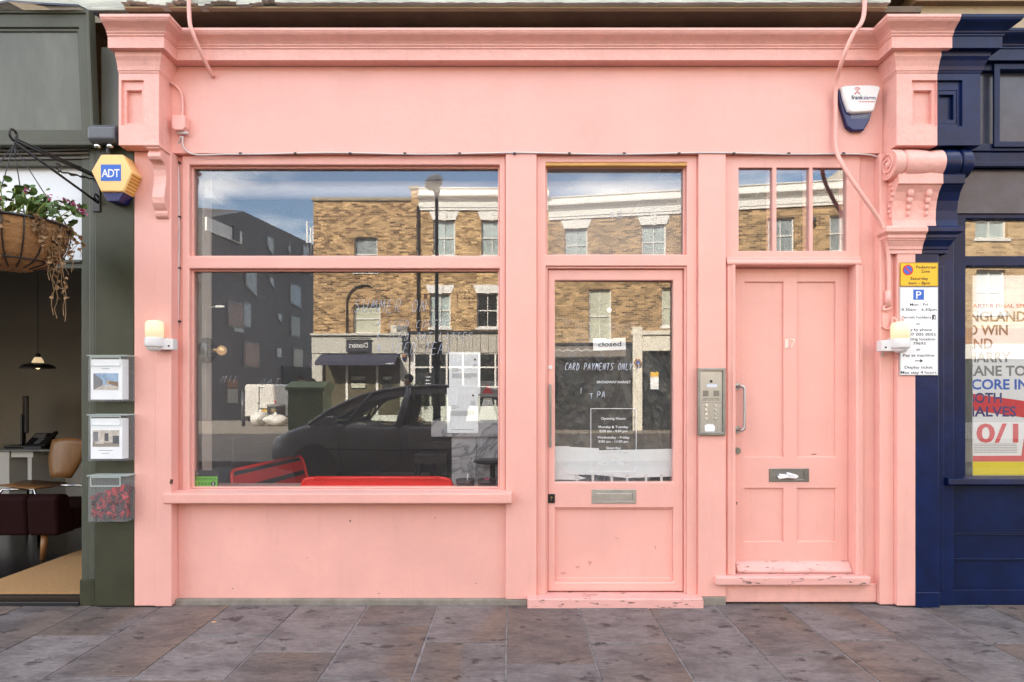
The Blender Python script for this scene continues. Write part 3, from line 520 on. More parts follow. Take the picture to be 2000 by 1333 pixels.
b = MB(); b.cyl((1.503,.101,.994),(1.503,.090,.994),.023,.021,n=24); b.box(1.4985,1.5075,.0885,.0905,.982,1.006); b.build('lock_cylinder', M['dsteel'], pdr)
b = MB(); b.cyl((1.5,.1005,.648),(1.5,.0985,.648),.005,n=12); b.box(1.498,1.502,.0985,.1005,.634,.648); b.build('keyhole', M['black'], pdr)
# knocks and chips in the paint
for px, py, w, h, mt in ((684,1018,2.2,1.6,'ink'),(850,1012,1.4,.9,'ink'),(520,1010,1.2,.8,'concrete'),(600,1090,1.5,.8,'concrete'),(455,1150,2.0,1.0,'concrete'),(930,1140,1.8,.9,'concrete'),(740,1160,2.6,1.0,'concrete')):
    y = .0355; MB().prism([(X(px+w*k_*math.cos(a), y), Z(py+h*k_*math.sin(a), y)) for a, k_ in ((0,1),(.9,.7),(1.7,1.1),(2.7,.8),(3.6,1.2),(4.5,.7),(5.4,1.0))], 'y', y-.0006, y+.001).build('paint_chip', M[mt], ps)
for px, py, w, h, y in ((1128,1108,5,3,.0922),(1152,1100,4,6,.0922),(1205,1052,5,1.2,.0922),(1280,1070,1.5,5,.0922),(1100,1120,6,2.5,.0922)):
    MB().prism([(X(px+w*k_*math.cos(a), y), Z(py+h*k_*math.sin(a), y)) for a, k_ in ((0,1),(.9,.6),(1.7,1.1),(2.7,.7),(3.6,1.2),(4.5,.6),(5.4,1.0))], 'y', y-.0003, y+.001).build('scuff_mark', M['scuff'], gd)
MB().obox((X(335,-.045),-.046,Z(941,-.045)), (.008,.003,.014), (0,.2,0)).build('old_fixing', M['rust'], lp)
MB().prism([(X(1582,.113),Z(888,.113)),(X(1590,.113),Z(886.6,.113)),(X(1597,.113),Z(887.4,.113)),(X(1590,.113),Z(888.6,.113))], 'y', .1133, .1145).build('scratch', M['rust'], pdr)
# blind recess over the cornice, unseen upper storeys of the row, height set to shadow the street
b = MB(); b.box(-2.44, 2.6, .34, .36, 3.66, 3.87); b.box(-2.44, 2.6, -.10, .36, 3.797, 3.835); b.box(-2.45,2.6,.0,.36,3.655,3.664)
b.build('blind_recess', M['soffit'], ps)
b = MB(); b.box(-2.44, 2.36, -.135, -.10, 3.801, 3.812); b.build('recess_edge', M['stoneb'], ps)
b = MB(); n = 120
for i in range(n):
    x0 = -2.44 + 4.80*i/n; k = .012*math.sin(i*.9) + rng.uniform(-.006,.006) if i < 26 else rng.uniform(-.0015,.0015)
    b.box(x0, x0+4.80/n, -.17-k*.4, -.09, 3.814+k, 3.98)
b.build('weathered_board', M['fleck'], ps)
for xx, w in ((.0,.215),(1.89,.25)): MB().box(xx+.01, xx+w, .02, .2, 3.666, 3.735).build('packing_stone', M['stoneb'], ps, bevel=.006)
MB().box(-2.44, 2.6, -.05, 8.5, 3.98, 12.6).build('upper_wall', M['brickU'], ps)
# inside the coffee shop
b = MB(); b.box(-2.19, 2.3, .14, 9.0, .0, .10); b.build('interior_floor', M['floor'], ps)
b = MB(); b.box(-2.26, -2.19, .341, 9.0, .1, 3.3); b.box(-2.19,-2.175,.8,5.4,.1,1.02); b.build('interior_wall', M['wallin'], ps)
MB().box(2.3, 2.4, .14, 9.0, .1, 3.3).build('interior_wall', M['wallin'], ps)
b = MB(); b.box(-2.2, -2.12, .13, .34, .1, 3.3); b.build('reveal_wall', M['plaster'], ps)
b = MB(); b.box(-2.2, 2.4, 9.0, 9.1, 0, 3.3); b.box(1.25,1.30,.14,9.0,.1,3.3); b.build('back_wall', M['wallback'], ps)
b = MB(); b.box(-2.2, 2.4, .13, 9.0, 3.25, 3.3); b.box(-2.2,2.4,.13,.16,2.95,3.25); b.build('interior_ceiling', M['ceil'], ps)
b = MB(); b.box(-2.12, -.06, .128, .42, .68, .733); b.build('window_board', M['pinkw'], ps, bevel=.004)
b = MB(); b.tube([(-2.11,.30,2.80),(1.22,.30,2.80)], .062, 20); b.box(-2.11,-2.06,.22,.38,2.72,2.9); b.box(1.18,1.22,.22,.38,2.72,2.9)
tag(b.build('roller_blind', M['white'], loc=(-.4,.3,2.8)), 'rolled up white blind tube running along the top inside the pink shop windows', 'blind')
# ------------------------------------------------------------------ the olive shop on the left
os_ = thing('olive_shop', 'dark olive painted shopfront with open doorway at the left edge', 'shop', (-4, 0, 0))
OL, OT = M['olive'], M['olive_trim']
b = MB(); b.box(-2.69, -2.4365, -.04, .2, .004, 3.06); b.build('pilaster', OL, os_, bevel=.006)
b = MB(); b.box(-2.80, -2.692, -.005, .2, .0, 3.0); b.build('door_jamb', OT, os_, bevel=.004)
b = MB(); b.box(-2.80,-2.70,-.022,-.004,.0,.17); b.build('jamb_plinth', OL, os_, bevel=.004)
b = MB(); b.box(-2.735,-2.6905,-.03,-.004,.17,3.0); b.build('jamb_bead', OT, os_, bevel=.008)
b = MB(); b.box(-9.0,-2.80,.0,.1,2.19,2.225); b.box(-9,-2.80,-.015,.05,2.225,2.245); b.build('transom', OT, os_, bevel=.004)
MB().box(-9.0, -2.80, .05, .06, 2.245, 2.86).build('transom_panel', M['frostp'], os_)
b = MB(); b.box(-9.0,-2.69,-.0,.1,2.86,3.02); b.build('transom_head', OL, os_)
b = MB()
for k, (z, y) in enumerate(((2.99,-.02),(2.955,-.015),(2.93,-.012),(2.90,-.01))): b.tube([(-9+.5*j, y, z+.004*math.sin(j*2+k)) for j in range(13)] + [(-2.60,y,z+.01)], .008, 6)
tag(b.build('wall_cables', M['cableg'], loc=(-4,0,2.95)), 'grey cables running along under the olive sign board', 'cables')
# leaning sign board
sg = MB(); 
for i in range(1):
    sg.holed(-9.0, -2.655, 0, .83, [(-8.9,-2.73,.085,.73)], -.0, .05)
    sg.holed(-8.9001, -2.7299, .0849, .7301, [(-8.88,-2.75,.105,.71)], .012, .05)
    sg.holed(-9.0, -2.655, .0, .83, [(-8.98,-2.675,.02,.81)], -.012, .0005)
    sg.box(-8.95, -2.70, .028, .045, .05, .78)
rot = Matrix.Rotation(R(3.5), 3, 'X')
sg.v = [tuple(rot @ Vector(p) + Vector((0,-.085,2.955))) for p in sg.v]
fs = sg.build('sign_board', OT, os_, bevel=.004)
pn = MB().box(-8.88, -2.75, .022, .03, .105, .71); pn.v = [tuple(rot @ Vector(p) + Vector((0,-.085,2.955))) for p in pn.v]; pn.build('sign_panel', M['olive_sign'], fs)
b = MB(); pts = [(-9+.21*i, -.19+.02*math.sin(i*1.7), 3.80+.012*math.sin(i*2.3)) for i in range(31)]
for i in range(30):
    p, q = pts[i], pts[i+1]; b.add([p, q, (q[0],.1,q[2]+.07), (p[0],.1,p[2]+.07), (p[0],p[1],p[2]-.012),(q[0],q[1],q[2]-.012),(q[0],.1,q[2]+.055),(p[0],.1,p[2]+.055)], [(0,1,2,3),(7,6,5,4),(0,4,5,1),(3,2,6,7),(0,3,7,4),(1,5,6,2)])
b.build('lead_flashing', M['slate'], fs)
MB().box(-2.66,-2.4365,-.02,.2,3.06,3.62).build('party_pier', M['olive_sign'], os_)
MB().box(-30, -2.4405, .1, 8.5, 3.93, 12.6).build('upper_wall', M['brickU'], os_)  # out of view, run far left so its shadow covers the street
MB().box(-9, -2.4405, -.02, .099, 3.86, 4.1).build('weathered_board', M['fleck'], os_, bevel=.006)
b = MB(); b.box(-30,-9.0,.0,.3,0,3.93); b.build('shop_wall', OL, os_)
# the room behind
b = MB(); b.box(-9, -2.5, .1, 5.0, -.02, .035); b.build('interior_floor', M['dfloor'], os_)
b = MB(); b.box(-9, -2.45, 3.4, 3.5, .0, 3.2); b.box(-2.56,-2.45,.2,3.4,.0,3.2); b.box(-9.1,-9,.2,3.4,0,3.2); b.build('interior_wall', M['taupe'], os_)
b = MB(); b.box(-9, -2.45, .1, 3.5, 3.0, 3.1); b.build('interior_ceiling', M['ceil'], os_)
b = MB(); b.box(-3.35,-2.65,2.2,3.4,2.15,3.0); b.build('ceiling_bulkhead', M['taupe'], os_)
b = MB(); b.box(-9,-2.80,-.03,.1,-.02,.028); b.build('threshold', M['black'], os_, bevel=.004)
b = MB(); b.box(-3.66,-2.57,.105,2.1,.036,.052)
tag(b.build('doormat', M['coir'], loc=(-3.2,.3,.036)), 'tan coir doormat inside the olive shop doorway', 'doormat')
# hanging pendant lamp
x, y, z = X(74,2.3), 2.3, Z(720,2.3)
pl = thing('pendant_lamp', 'black enamel pendant lamp glowing inside the olive shop', 'lamp', (x, y, z))
b = MB(); b.tube([(x,y,z+.12),(x,y,3.0)], .004, 6); b.build('flex', M['rpipe'], pl)
b = MB(); b.lathe([(.155,.0),(.150,.012),(.135,.03),(.10,.045),(.06,.05),(.055,.055),(.05,.052),(.09,.040),(.13,.024),(.146,.006)], (x,y,z), n=30); b.build('lamp_shade', M['black'], pl)
b = MB(); b.lathe([(.052,.054),(.048,.075),(.036,.10),(.026,.115)], (x,y,z), n=20); b.build('lamp_neck', M['lampcov'], pl)
b = MB(); b.lathe([(.026,.115),(.024,.14),(.012,.155)], (x,y,z), n=16); b.build('lamp_cap', M['black'], pl)
MB().ball((x,y,z+.02), .026).build('bulb', M['bulb'], pl)
# desk with phone and monitor
Y = 2.5; xs = lambda p: X(p, Y); zs = lambda p: Z(p, Y)
dk = thing('office_desk', 'white desk with grey glass top inside the olive shop', 'desk', (xs(60), Y, 0))
dt = .79
b = MB(); b.box(-6.6, xs(170), Y-.05, Y+.75, dt-.02, dt); b.build('tabletop', M['dglass'], dk, bevel=.003)
b = MB(); b.box(-6.6, xs(18), Y, Y+.7, .04, dt-.021); b.box(xs(18), xs(62), Y+.02, Y+.7, dt-.09, dt-.0205); b.build('drawer_unit', M['desk'], dk, bevel=.004)
b = MB(); b.box(xs(54), xs(62), Y, Y+.7, .04, dt-.0905); b.build('leg', M['desk'], dk)
b = MB(); b.box(xs(62), xs(168), Y+.5, Y+.52, .04, dt-.021); b.build('modesty_panel', M['desk'], dk)
x, y, z = xs(42), Y+.25, dt
ph = thing('desk_phone', 'black desk telephone on the white desk', 'telephone', (x, y, z+.001))
b = MB(); b.prism([(y-.11,z+.001),(y+.10,z+.001),(y+.10,z+.15),(y+.07,z+.15),(y-.10,z+.025)], 'x', x-.10, x+.10); b.build('base', M['black'], ph, bevel=.006)
b = MB(); b.obox((x-.02,y+.03,z+.125), (.06,.03,.004), (R(36),0,0)); b.build('screen', M['inkg'], ph)
b = MB(); b.obox((x+.115,y,z+.09), (.02,.12,.018), (R(36),0,0)); b.build('handset', M['rpipe'], ph, bevel=.01)
b = MB()
for i in range(3):
    for j in range(4): b.obox((x+.01+.022*i, y-.07+.028*j, z+.05+.02*j), (.007,.009,.006), (R(36),0,0))
b.build('keys', M['inkg'], ph)
x = xs(6); mn = thing('monitor', 'black computer monitor seen edge on at the left frame edge', 'monitor', (x, Y+.3, dt+.001))
b = MB(); b.obox((x,Y+.3,dt+.36), (.018,.26,.2), (0,0,R(41))); b.build('screen', M['black'], mn, bevel=.01)
b = MB(); b.box(x-.14,x+.1,Y+.17,Y+.42,dt+.001,dt+.02); b.box(x-.04,x-.015,Y+.27,Y+.33,dt+.02,dt+.36); b.build('stand', M['black'], mn, bevel=.008)
# walnut chair with chrome legs
Y = 1.75; xs = lambda p: X(p, Y); zs = lambda p: Z(p, Y)
ch = thing('wooden_chair', 'walnut plywood chair with chrome legs at the white desk', 'chair', (xs(100), Y, 0))
sz = zs(945)
def chairback():
    b = MB(); rings = []
    for i in range(9):
        u = i/8; zz = sz+.06 + u*.36; w = .10+.075*math.sin(min(1, u*1.4)*1.57); cx = xs(118)+.06*u; yy = Y + .02 + .03*u
        row = [(cx + w*math.sin(t)*1.0, yy-.05+.05*(1-math.cos(t))+th, zz + .01*math.cos(3*t)) for th in (0,) for t in [(-1.2+2.4*j/8) for j in range(9)]]
        back = [(p[0], p[1]+.012, p[2]) for p in reversed(row)]
        rings.append(row+back)
    b.ring_loft(rings); return b
chairback().build('backrest', M['ply'], ch)
b = MB(); rings = []
for i in range(9):
    u = i/8; cx = xs(20) + (xs(102)-xs(20))*u; w = .19-.03*(1-u)**2
    z0 = sz + .02*math.cos(u*3.1)*.6
    rings.append([(cx,Y-w,z0),(cx,Y,z0-.012),(cx,Y+w,z0),(cx,Y+w,z0-.012),(cx,Y,z0-.024),(cx,Y-w,z0-.012)])
b.ring_loft(rings); b.build('seat', M['ply'], ch)
for a, c in (((xs(32),Y-.15),(xs(16),Y-.2)), ((xs(32),Y+.15),(xs(20),Y+.2)), ((xs(92),Y-.15),(xs(108),Y-.2)), ((xs(144),Y+.1),(xs(160),Y+.16))):
    b = MB(); b.tube([(xs(64),a[1],sz-.03),(a[0],a[1],sz-.03),((a[0]+c[0])/2,(a[1]+c[1])/2,sz-.10),(c[0],c[1],.036)], .011, 8); b.build('leg', M['chrome'], ch)
# oxblood sofa
Y = .95; xs = lambda p: X(p, Y); zs = lambda p: Z(p, Y)
so = thing('sofa', 'oxblood leather sofa, its back to the olive shop doorway', 'sofa', (xs(20), Y, 0))
b = MB()
for (x0, x1) in ((-5.6, xs(62)), (xs(62)+.004, xs(122))): b.prism([(Y-.05,.24),(Y-.07,zs(972)),(Y-.03,zs(964)),(Y+.08,zs(968)),(Y+.16,.24)], 'x', x0, x1)
b.build('backrest', M['leath'], so, bevel=.025, seg=4)
b = MB(); b.box(-5.6, xs(118), Y+.161, Y+.8, .24, .42); b.build('seat', M['leath'], so, bevel=.03, seg=4)
for yy in (Y+.02, Y+.72): MB().cyl((xs(84)-.02,yy,.036),(xs(84),yy,.239), .018, .026).build('leg', M['ply'], so)
# clear leaflet boxes
def leafbox(xc, zc, kind, label):
    t = thing('leaflet_box', label, 'leaflet box', (xc, -.0405, zc), 'clear plastic boxes screwed to the olive pilaster')
    w, h, d = .121, .148, .085; y0 = -.0405
    b = MB(); th = .0025
    b.box(xc-w,xc+w,y0-th,y0,zc-h,zc+h); b.box(xc-w,xc+w,y0-d,y0-d+th,zc-h,zc+h-.02); b.box(xc-w,xc-w+th,y0-d+th,y0-th,zc-h,zc+h-.012); b.box(xc+w-th,xc+w,y0-d+th,y0-th,zc-h,zc+h-.012); b.box(xc-w+th,xc+w-th,y0-d+th,y0-th,zc-h,zc-h+th)
    b.build('box', M['clear'], t)
    b = MB(); b.box(xc-w-.006,xc+w+.006,y0-d-.008,y0,zc+h-.011,zc+h-.003); b.holed(xc-w+.015,xc+w-.035,zc+h-.075,zc+h-.0115,[(xc-w+.022,xc+w-.042,zc+h-.068,zc+h-.02)],y0-d-.006,y0-d-.001); b.build('lid', M['frost'], t, bevel=.002)
    if kind < 2:
        b = MB()
        for k in range(5): b.box(xc-w+.012+.004*k, xc+w-.03+.004*k, y0-d+.006+.009*k, y0-d+.0068+.009*k, zc-h+.012, zc+h-.03)
        lf = b.build('leaflet', M['paper'], t)
        yy = y0-d+.0056; z1, z0 = (zc+.03, zc-.075) if kind == 0 else (zc+.045, zc-.06); xa, xb = xc-w+.03, xc+w-.055
        b = MB(); th = .0004
        if kind == 0:       # street view picture
            mats = [M['pic_sky'], M['inkg'], M['brickA'], M['pic_pale']]
            b.mat(0).box(xa,xb,yy-th,yy,z0,z1)
            b.mat(1).prism([(xa,z0),(xa+.06,z0+.03),(xa+.06,z0+.06),(xa,z1)], 'y', yy-2*th, yy-th)
            b.mat(2).prism([(xb,z0+.02),(xb-.05,z0+.035),(xb-.075,z0+.035),(xb-.075,z0+.06),(xb,z0+.05)], 'y', yy-2*th, yy-th)
            b.mat(3).prism([(xa,z0),(xb,z0),(xb,z0+.02),(xb-.06,z0+.033),(xa+.06,z0+.03)], 'y', yy-3*th, yy-2*th)
        else:               # living room picture
            mats = [M['pic_pale'], M['inkg'], M['taupe'], M['ink']]
            b.mat(0).box(xa-.006,xb+.006,yy-th,yy,z0,z1)
            b.mat(1).box(xa,xa+.03,yy-2*th,yy-th,z0+.02,z1-.01); b.mat(3).box(xa+.07,xa+.095,yy-2*th,yy-th,z0+.035,z1-.02)
            b.mat(2).prism([(xa-.006,z0),(xb+.006,z0),(xb+.006,z0+.03),(xa-.006,z0+.022)], 'y', yy-2*th, yy-th); b.mat(3).box(xb-.035,xb+.004,yy-3*th,yy-2*th,z0+.02,z1-.035); b.mat(0).box(xa+.01,xa+.065,yy-3*th,yy-2*th,z0+.018,z0+.035)
        b.build('picture', mats, lf)
        b = MB()
        for k, ww in enumerate((.09,.05)): b.box(xc-.015-ww/2, xc-.015+ww/2, yy-th, yy, (zc+.075 if kind == 0 else zc-.085)-.018*k, (zc+.075 if kind == 0 else zc-.085)-.018*k+.003)
        b.build('text_lines', M['inkg'], lf)
    else:
        b = MB()
        for k in range(330):
            u = rng.random(); px = xc+rng.uniform(-w+.016,w-.016); pz = zc-h+.022+(u**.9)*(.165+.045*(px-xc)/w); py = y0-d+.018+rng.random()*.042
            b.mat(0 if rng.random() < .5 else 1).obox((px,py,pz), (rng.uniform(.012,.03),rng.uniform(.001,.003),rng.uniform(.008,.02)), (rng.uniform(-1.2,1.2),rng.uniform(-3,3),rng.uniform(-1.2,1.2)))
        b.build('dried_petals', [M['petal'], M['darkpetal']], t, bevel=.001)
M['pic_sky'] = pm('print_sky', (.25,.38,.55), .6, var=.4, vs=30); M['pic_pale'] = pm('print_pale', (.5,.45,.38), .6, var=.3, vs=40)
leafbox(-2.552, 1.474, 0, 'topmost clear leaflet box, leaflet with a street view photo')
leafbox(-2.552, 1.100, 1, 'middle clear leaflet box, leaflet with a living room photo')
leafbox(-2.552, .716, 2, 'lowest clear box, filled with dried red petals')
# amber hexagonal alarm box
al = thing('alarm_box', 'amber hexagonal alarm box with blue base, on the olive pilaster', 'alarm', (-2.51,-.0405,2.76), 'alarm boxes')
cx, cz = -2.512, 2.758
hexf = [(-.124,.012),(-.064,.113),(.066,.113),(.127,.006),(.072,-.112),(-.062,-.111)]
hexb = [(-.124*1.0,.012),(-.066,.118),(.07,.118),(.130,.006),(.076,-.118),(-.066,-.118)]
b = MB(); b.ring_loft([[(cx+u,-.15,cz+w) for u, w in hexf],[(cx+u,-.14,cz+w) for u, w in hexb],[(cx+u,-.0408,cz+w) for u, w in hexb]], smooth=False); b.build('cover', M['yel2'], al, bevel=.004)
b = MB()
for k in range(6):
    u = k/6; a = Vector((.1295,0,.0)); q = Vector((.0755,0,-.116)); p = a.lerp(q, u+.04); r_ = a.lerp(q, u+.12)
    b.add([(cx+p.x+.002,-.138,cz+p.z),(cx+p.x+.002,-.05,cz+p.z),(cx+r_.x+.002,-.05,cz+r_.z),(cx+r_.x+.002,-.138,cz+r_.z),(cx+p.x-.004,-.138,cz+p.z),(cx+p.x-.004,-.05,cz+p.z),(cx+r_.x-.004,-.05,cz+r_.z),(cx+r_.x-.004,-.138,cz+r_.z)], [(0,1,2,3),(7,6,5,4),(0,4,5,1),(1,5,6,2),(2,6,7,3),(3,7,4,0)])
b.build('louvre', M['amber'], al)
b = MB(); b.prism([(-.062,-.1195),(.074,-.1195),(.040,-.175),(-.028,-.175)], 'y', -.142, -.045); b.v = [(cx+p[0], p[1], cz+p[2]) for p in b.v]; b.build('beacon', M['navy'], al, bevel=.004)
b = MB(); b.box(cx-.064,cx+.062,-.1512,-.1503,cz-.05,cz+.053); bd = b.build('badge', M['bluepr'], al)
MB().text('ADT', cx-.002, cz-.026, -.1513, .052, .112, th=.0008, space=.88).build('lettering', M['whitepr'], bd)
# floodlight
fl = thing('floodlight', 'grey twin security floodlight above the amber alarm', 'floodlight', (-2.575,-.04,3.0))
b = MB(); b.prism([(-.05,2.965),(-.125,2.955),(-.15,2.975),(-.15,3.045),(-.12,3.075),(-.05,3.07)], 'x', -2.665, -2.495); b.build('housing', M['greypl'], fl, bevel=.012, seg=3)
for dx in (-2.625,-2.545):
    b = MB(); b.lathe([(.012,0),(.022,-.02),(.02,-.032),(.006,-.034)], (dx,-.105,2.965), n=16); b.build('sensor', M['chrome'], fl)
b = MB(); b.tube([(-2.58,-.08,2.96),(-2.58,-.075,2.91),(-2.58,-.041,2.89)], .012, 8); b.build('arm', M['greypl'], fl)
# hanging basket and its iron bracket
tip = Vector((-2.77,-.585,2.785)); wt = Vector((-2.69,-.042,2.775)); wb = Vector((-2.66,-.042,2.60))
br = thing('basket_bracket', 'black wrought iron bracket bearing the coir flower basket', 'bracket', tuple(wb))
b = MB(); b.tube([wt, wt.lerp(tip,.5), tip], .008, 8); b.tube([wt+Vector((.006,0,.012)), tip+Vector((.006,0,.012))], .005, 6); b.build('top_bar', M['black'], br)
b = MB(); b.tube([wb, wb.lerp(tip,.5)+Vector((0,0,-.004)), tip+Vector((0,0,-.01))], .0075, 8); b.build('stay', M['black'], br)
def curl(c, r, ax, n=16, s=1, t0=0):
    return [c + Vector((0, math.cos(t0+s*k*.42)*r*(1-k/n*.55), math.sin(t0+s*k*.42)*r*(1-k/n*.55))) for k in range(n)]
b = MB(); b.tube(curl(tip+Vector((0,.0,.03)), .034, 0, t0=-1.6, s=-1), .007, 6); b.build('scroll_end', M['black'], br); b = MB(); b.tube(curl(wb+Vector((0,-.03,.03)), .026, 0, t0=-1.4), .006, 6); b.build('scroll_end', M['black'], br); b = MB(); m_ = wb.lerp(tip,.52); b.tube(curl(m_+Vector((0,0,.034)), .026, 0, t0=-1.4), .005, 6)
p0, p1 = m_+Vector((0,.0,.01)), wt+Vector((0,0,-.02)); b.tube([p0.lerp(p1, k/12)+Vector((.006*math.sin(k*2.2),0,.004*math.cos(k*2.2))) for k in range(13)], [.005+.004*(k in (4,5,8)) for k in range(13)], 6)
b.build('scrollwork', M['black'], br)
b = MB(); b.box(-2.698,-2.650,-.052,-.0405,2.545,2.84); b.build('wall_plate', M['black'], br, bevel=.003)
bc = Vector((-2.775,-.59,2.315)); r0 = .262
hb = thing('hanging_basket', 'coir hanging basket of straggling pink geraniums with dried trailing stems', 'flower basket', tuple(bc))
prof = [(.262,0),(.258,-.06),(.245,-.12),(.215,-.18),(.165,-.225),(.09,-.25),(.01,-.255)]
b = MB(); b.lathe(prof + [(.01,-.235),(.16,-.205),(.235,-.115),(.25,-.02)], tuple(bc), n=40); b.build('coir_liner', M['cliner'], hb)
b = MB(); b.tube([bc+Vector((math.cos(a)*.268,math.sin(a)*.268,0)) for a in [k*2*math.pi/40 for k in range(40)]], .007, 6, closed=True)
b.tube([bc+Vector((math.cos(a)*.19,math.sin(a)*.19,-.212)) for a in [k*2*math.pi/30 for k in range(30)]], .004, 6, closed=True)
for k in range(18):
    a = k*2*math.pi/18; b.tube([bc+Vector((math.cos(a)*(r_+.006),math.sin(a)*(r_+.006),h_)) for r_, h_ in prof[:-1]], .0038, 5)
b.build('wire_frame', M['black'], hb)
b = MB()
for k in range(4):
    a = .4+k*math.pi/2; p = bc+Vector((math.cos(a)*.265,math.sin(a)*.265,0)); q = tip+Vector((0,0,-.03)); b.tube([p, p.lerp(q,.5)+Vector((0,0,-.01)), q], .003, 5)
b.tube([tip+Vector((0,0,-.03)), tip+Vector((.012,0,-.07)), tip+Vector((0,0,-.10))], .004, 5); b.build('hanger', M['cableb'], hb)
MB().lathe([(.01,-.02),(.24,-.02),(.24,-.05),(.01,-.05)], tuple(bc), n=24).build('soil', M['dry'], hb)
lb, fb, gb, db = MB(), MB(), MB(), MB()
def leafq(b, c, s, nrm=None):
    q = Euler((rng.uniform(-1.1,1.1), rng.uniform(-1.1,1.1), rng.uniform(0,6.3))).to_matrix(); pts = []
    for k in range(9):
        a = 2*math.pi*k/9; r_ = s*(1 + .22*math.cos(4.5*a*2)); pts.append(c + q @ Vector((math.cos(a)*r_, math.sin(a)*r_*.85, .18*s*math.cos(a*2))))
    b.add([c]+pts, [(0, 1+k, 1+(k+1) % 9) for k in range(9)])
for k in range(78):
    a = rng.uniform(0, 6.28); r_ = rng.uniform(.03,.24); base = bc+Vector((math.cos(a)*r_, math.sin(a)*r_, -.02))
    h_ = rng.uniform(.05,.21); out = rng.uniform(.02,.12); topp = base+Vector((math.cos(a)*out+rng.uniform(-.03,.03), math.sin(a)*out, h_))
    gb.tube([base, base.lerp(topp,.5)+Vector((0,0,.02)), topp], .0028, 5)
    for _ in range(rng.randint(3,5)): leafq(lb, topp+Vector((rng.uniform(-.05,.05),rng.uniform(-.05,.05),rng.uniform(-.045,.03))), rng.uniform(.009,.022))
    if rng.random() < .28:
        c = topp+Vector((rng.uniform(-.03,.03),rng.uniform(-.03,.03),rng.uniform(.0,.035)))
        for _ in range(7): leafq(fb, c+Vector((rng.uniform(-.018,.018),rng.uniform(-.018,.018),rng.uniform(-.012,.012))), rng.uniform(.006,.011))
for k in range(9):                                     # two long sprays reaching to the right
    u = k/8; p = bc+Vector((.22+.19*u, -.05+.03*math.sin(k), .03+.05*math.sin(u*3.1)))
    if k: gb.tube([pp, p], .0028, 5)
    pp = p
    for _ in range(3): leafq(lb, p+Vector((rng.uniform(-.03,.03),rng.uniform(-.03,.03),rng.uniform(-.01,.04))), rng.uniform(.009,.018))
    if k > 4:
        for _ in range(8): leafq(fb, p+Vector((rng.uniform(-.02,.02),rng.uniform(-.02,.02),.03+rng.uniform(-.012,.015))), rng.uniform(.006,.010))
for (a0, ln, cnt) in ((-1.25,.52,6),(-.05,.58,8),(-.40,.28,5),(.25,.36,7),(-2.2,.16,3)):
    db = MB()
    for j in range(cnt):
        a = a0+rng.uniform(-.16,.16); p = bc+Vector((math.cos(a)*.265, math.sin(a)*.265, .015)); L_ = ln*rng.uniform(.35,1.0); pts = [p+Vector((-.03*math.cos(a),-.03*math.sin(a),-.01)), p]
        n_ = 10
        for i in range(n_):
            p = p+Vector((rng.uniform(-.014,.016), rng.uniform(-.014,.014), -L_/n_)); pts.append(p.copy())
            if i < 8 and rng.random() < .8:
                for _ in range(2): leafq(db, p+Vector((rng.uniform(-.014,.014),rng.uniform(-.012,.012),rng.uniform(-.01,.01))), rng.uniform(.006,.013))
        db.tube(pts, [.002]*6+[.0015]*(len(pts)-6), 5)
    db.build('dried_trail', M['dry'], hb, norm=False)
db = MB()
for _ in range(46):
    a = rng.uniform(0,6.28); leafq(db, bc+Vector((math.cos(a)*rng.uniform(.24,.28), math.sin(a)*rng.uniform(.24,.28), rng.uniform(-.07,.03))), rng.uniform(.006,.014))
lb.build('foliage', M['leaf'], hb, norm=False); fb.build('blossom', M['flower'], hb, norm=False); gb.build('green_stems', M['stemg'], hb); db.build('dried_leaves', M['dry'], hb, norm=False)

# ------------------------------------------------------------------ the navy shop on the right
bs = thing('navy_shop', 'glossy navy blue shopfront with a betting poster at the right edge', 'shop', (4, 0, 0))
BL, BW = M['blue'], M['bluew']
MB().sweep([(2.7125,-.14),(2.945,-.14),(2.945,0),(9,0)], CORN).build('cornice', BL, bs)
c2 = capital(2.6725, 2.944, 2.673, 2.83, 3.055, 3.345, BL, bs, [(2.6725,-.14),(2.944,-.14),(2.944,0)])
b = MB(); b.holed(2.675,2.82,3.08,3.29,[(2.676,2.79,3.105,3.265)],-.118,-.1); b.build('panel_moulding', BL, c2, bevel=.004)
scroll(2.7225, 2.895, BL, c2, 2.405, 2.895)
MB().sweep([(2.6325,-.05),(2.79,-.05),(2.79,.0)], BASE).build('bracket_base', BL, c2, bevel=.002)
b = MB(); b.box(2.5965, 2.745, -.05, .2, .01, 2.9355); b.box(2.5966,2.75,-.056,-.045,.0,.10); b.build('pilaster', BL, bs, bevel=.006)
b = MB(); b.box(2.745, 2.868, -.012, .2, .0, 2.9355); b.box(2.752,2.80,-.02,-.01,.1,2.2); b.build('side_post', BL, bs, bevel=.004)
b = MB(); b.box(2.945, 9, .0, .25, 2.94, 3.5055); b.build('fascia', M['slate'], bs)
b = MB(); b.holed(2.945,9,2.94,3.5055,[(2.985,8.9,2.99,3.46)],-.035,.001); b.holed(3.10,9,2.96,3.50,[(3.14,8.95,3.0,3.46)],-.05,-.034); b.build('fascia_frame', BW, bs, bevel=.005)
b = MB(); b.box(2.868,9,-.03,.2,2.86,2.935); b.box(2.868,9,-.05,-.02,2.835,2.868); b.build('head_moulding', BW, bs, bevel=.005)
wf = MB().holed(2.868, 9, .82, 2.8595, [(2.965,8.9,.83,2.21),(2.965,8.9,2.275,2.52)], .015, .12).build('window_frame', BW, bs, bevel=.004)
MB().box(2.87, 9, -.0, .016, 2.55, 2.8345).build('blind_box', M['slate'], wf)
MB().box(2.95, 8.92, .055, .061, .81, 2.23).build('pane', M['glass'], wf); MB().box(2.95, 8.92, .055, .061, 2.26, 2.53).build('pane', M['glass'], wf)
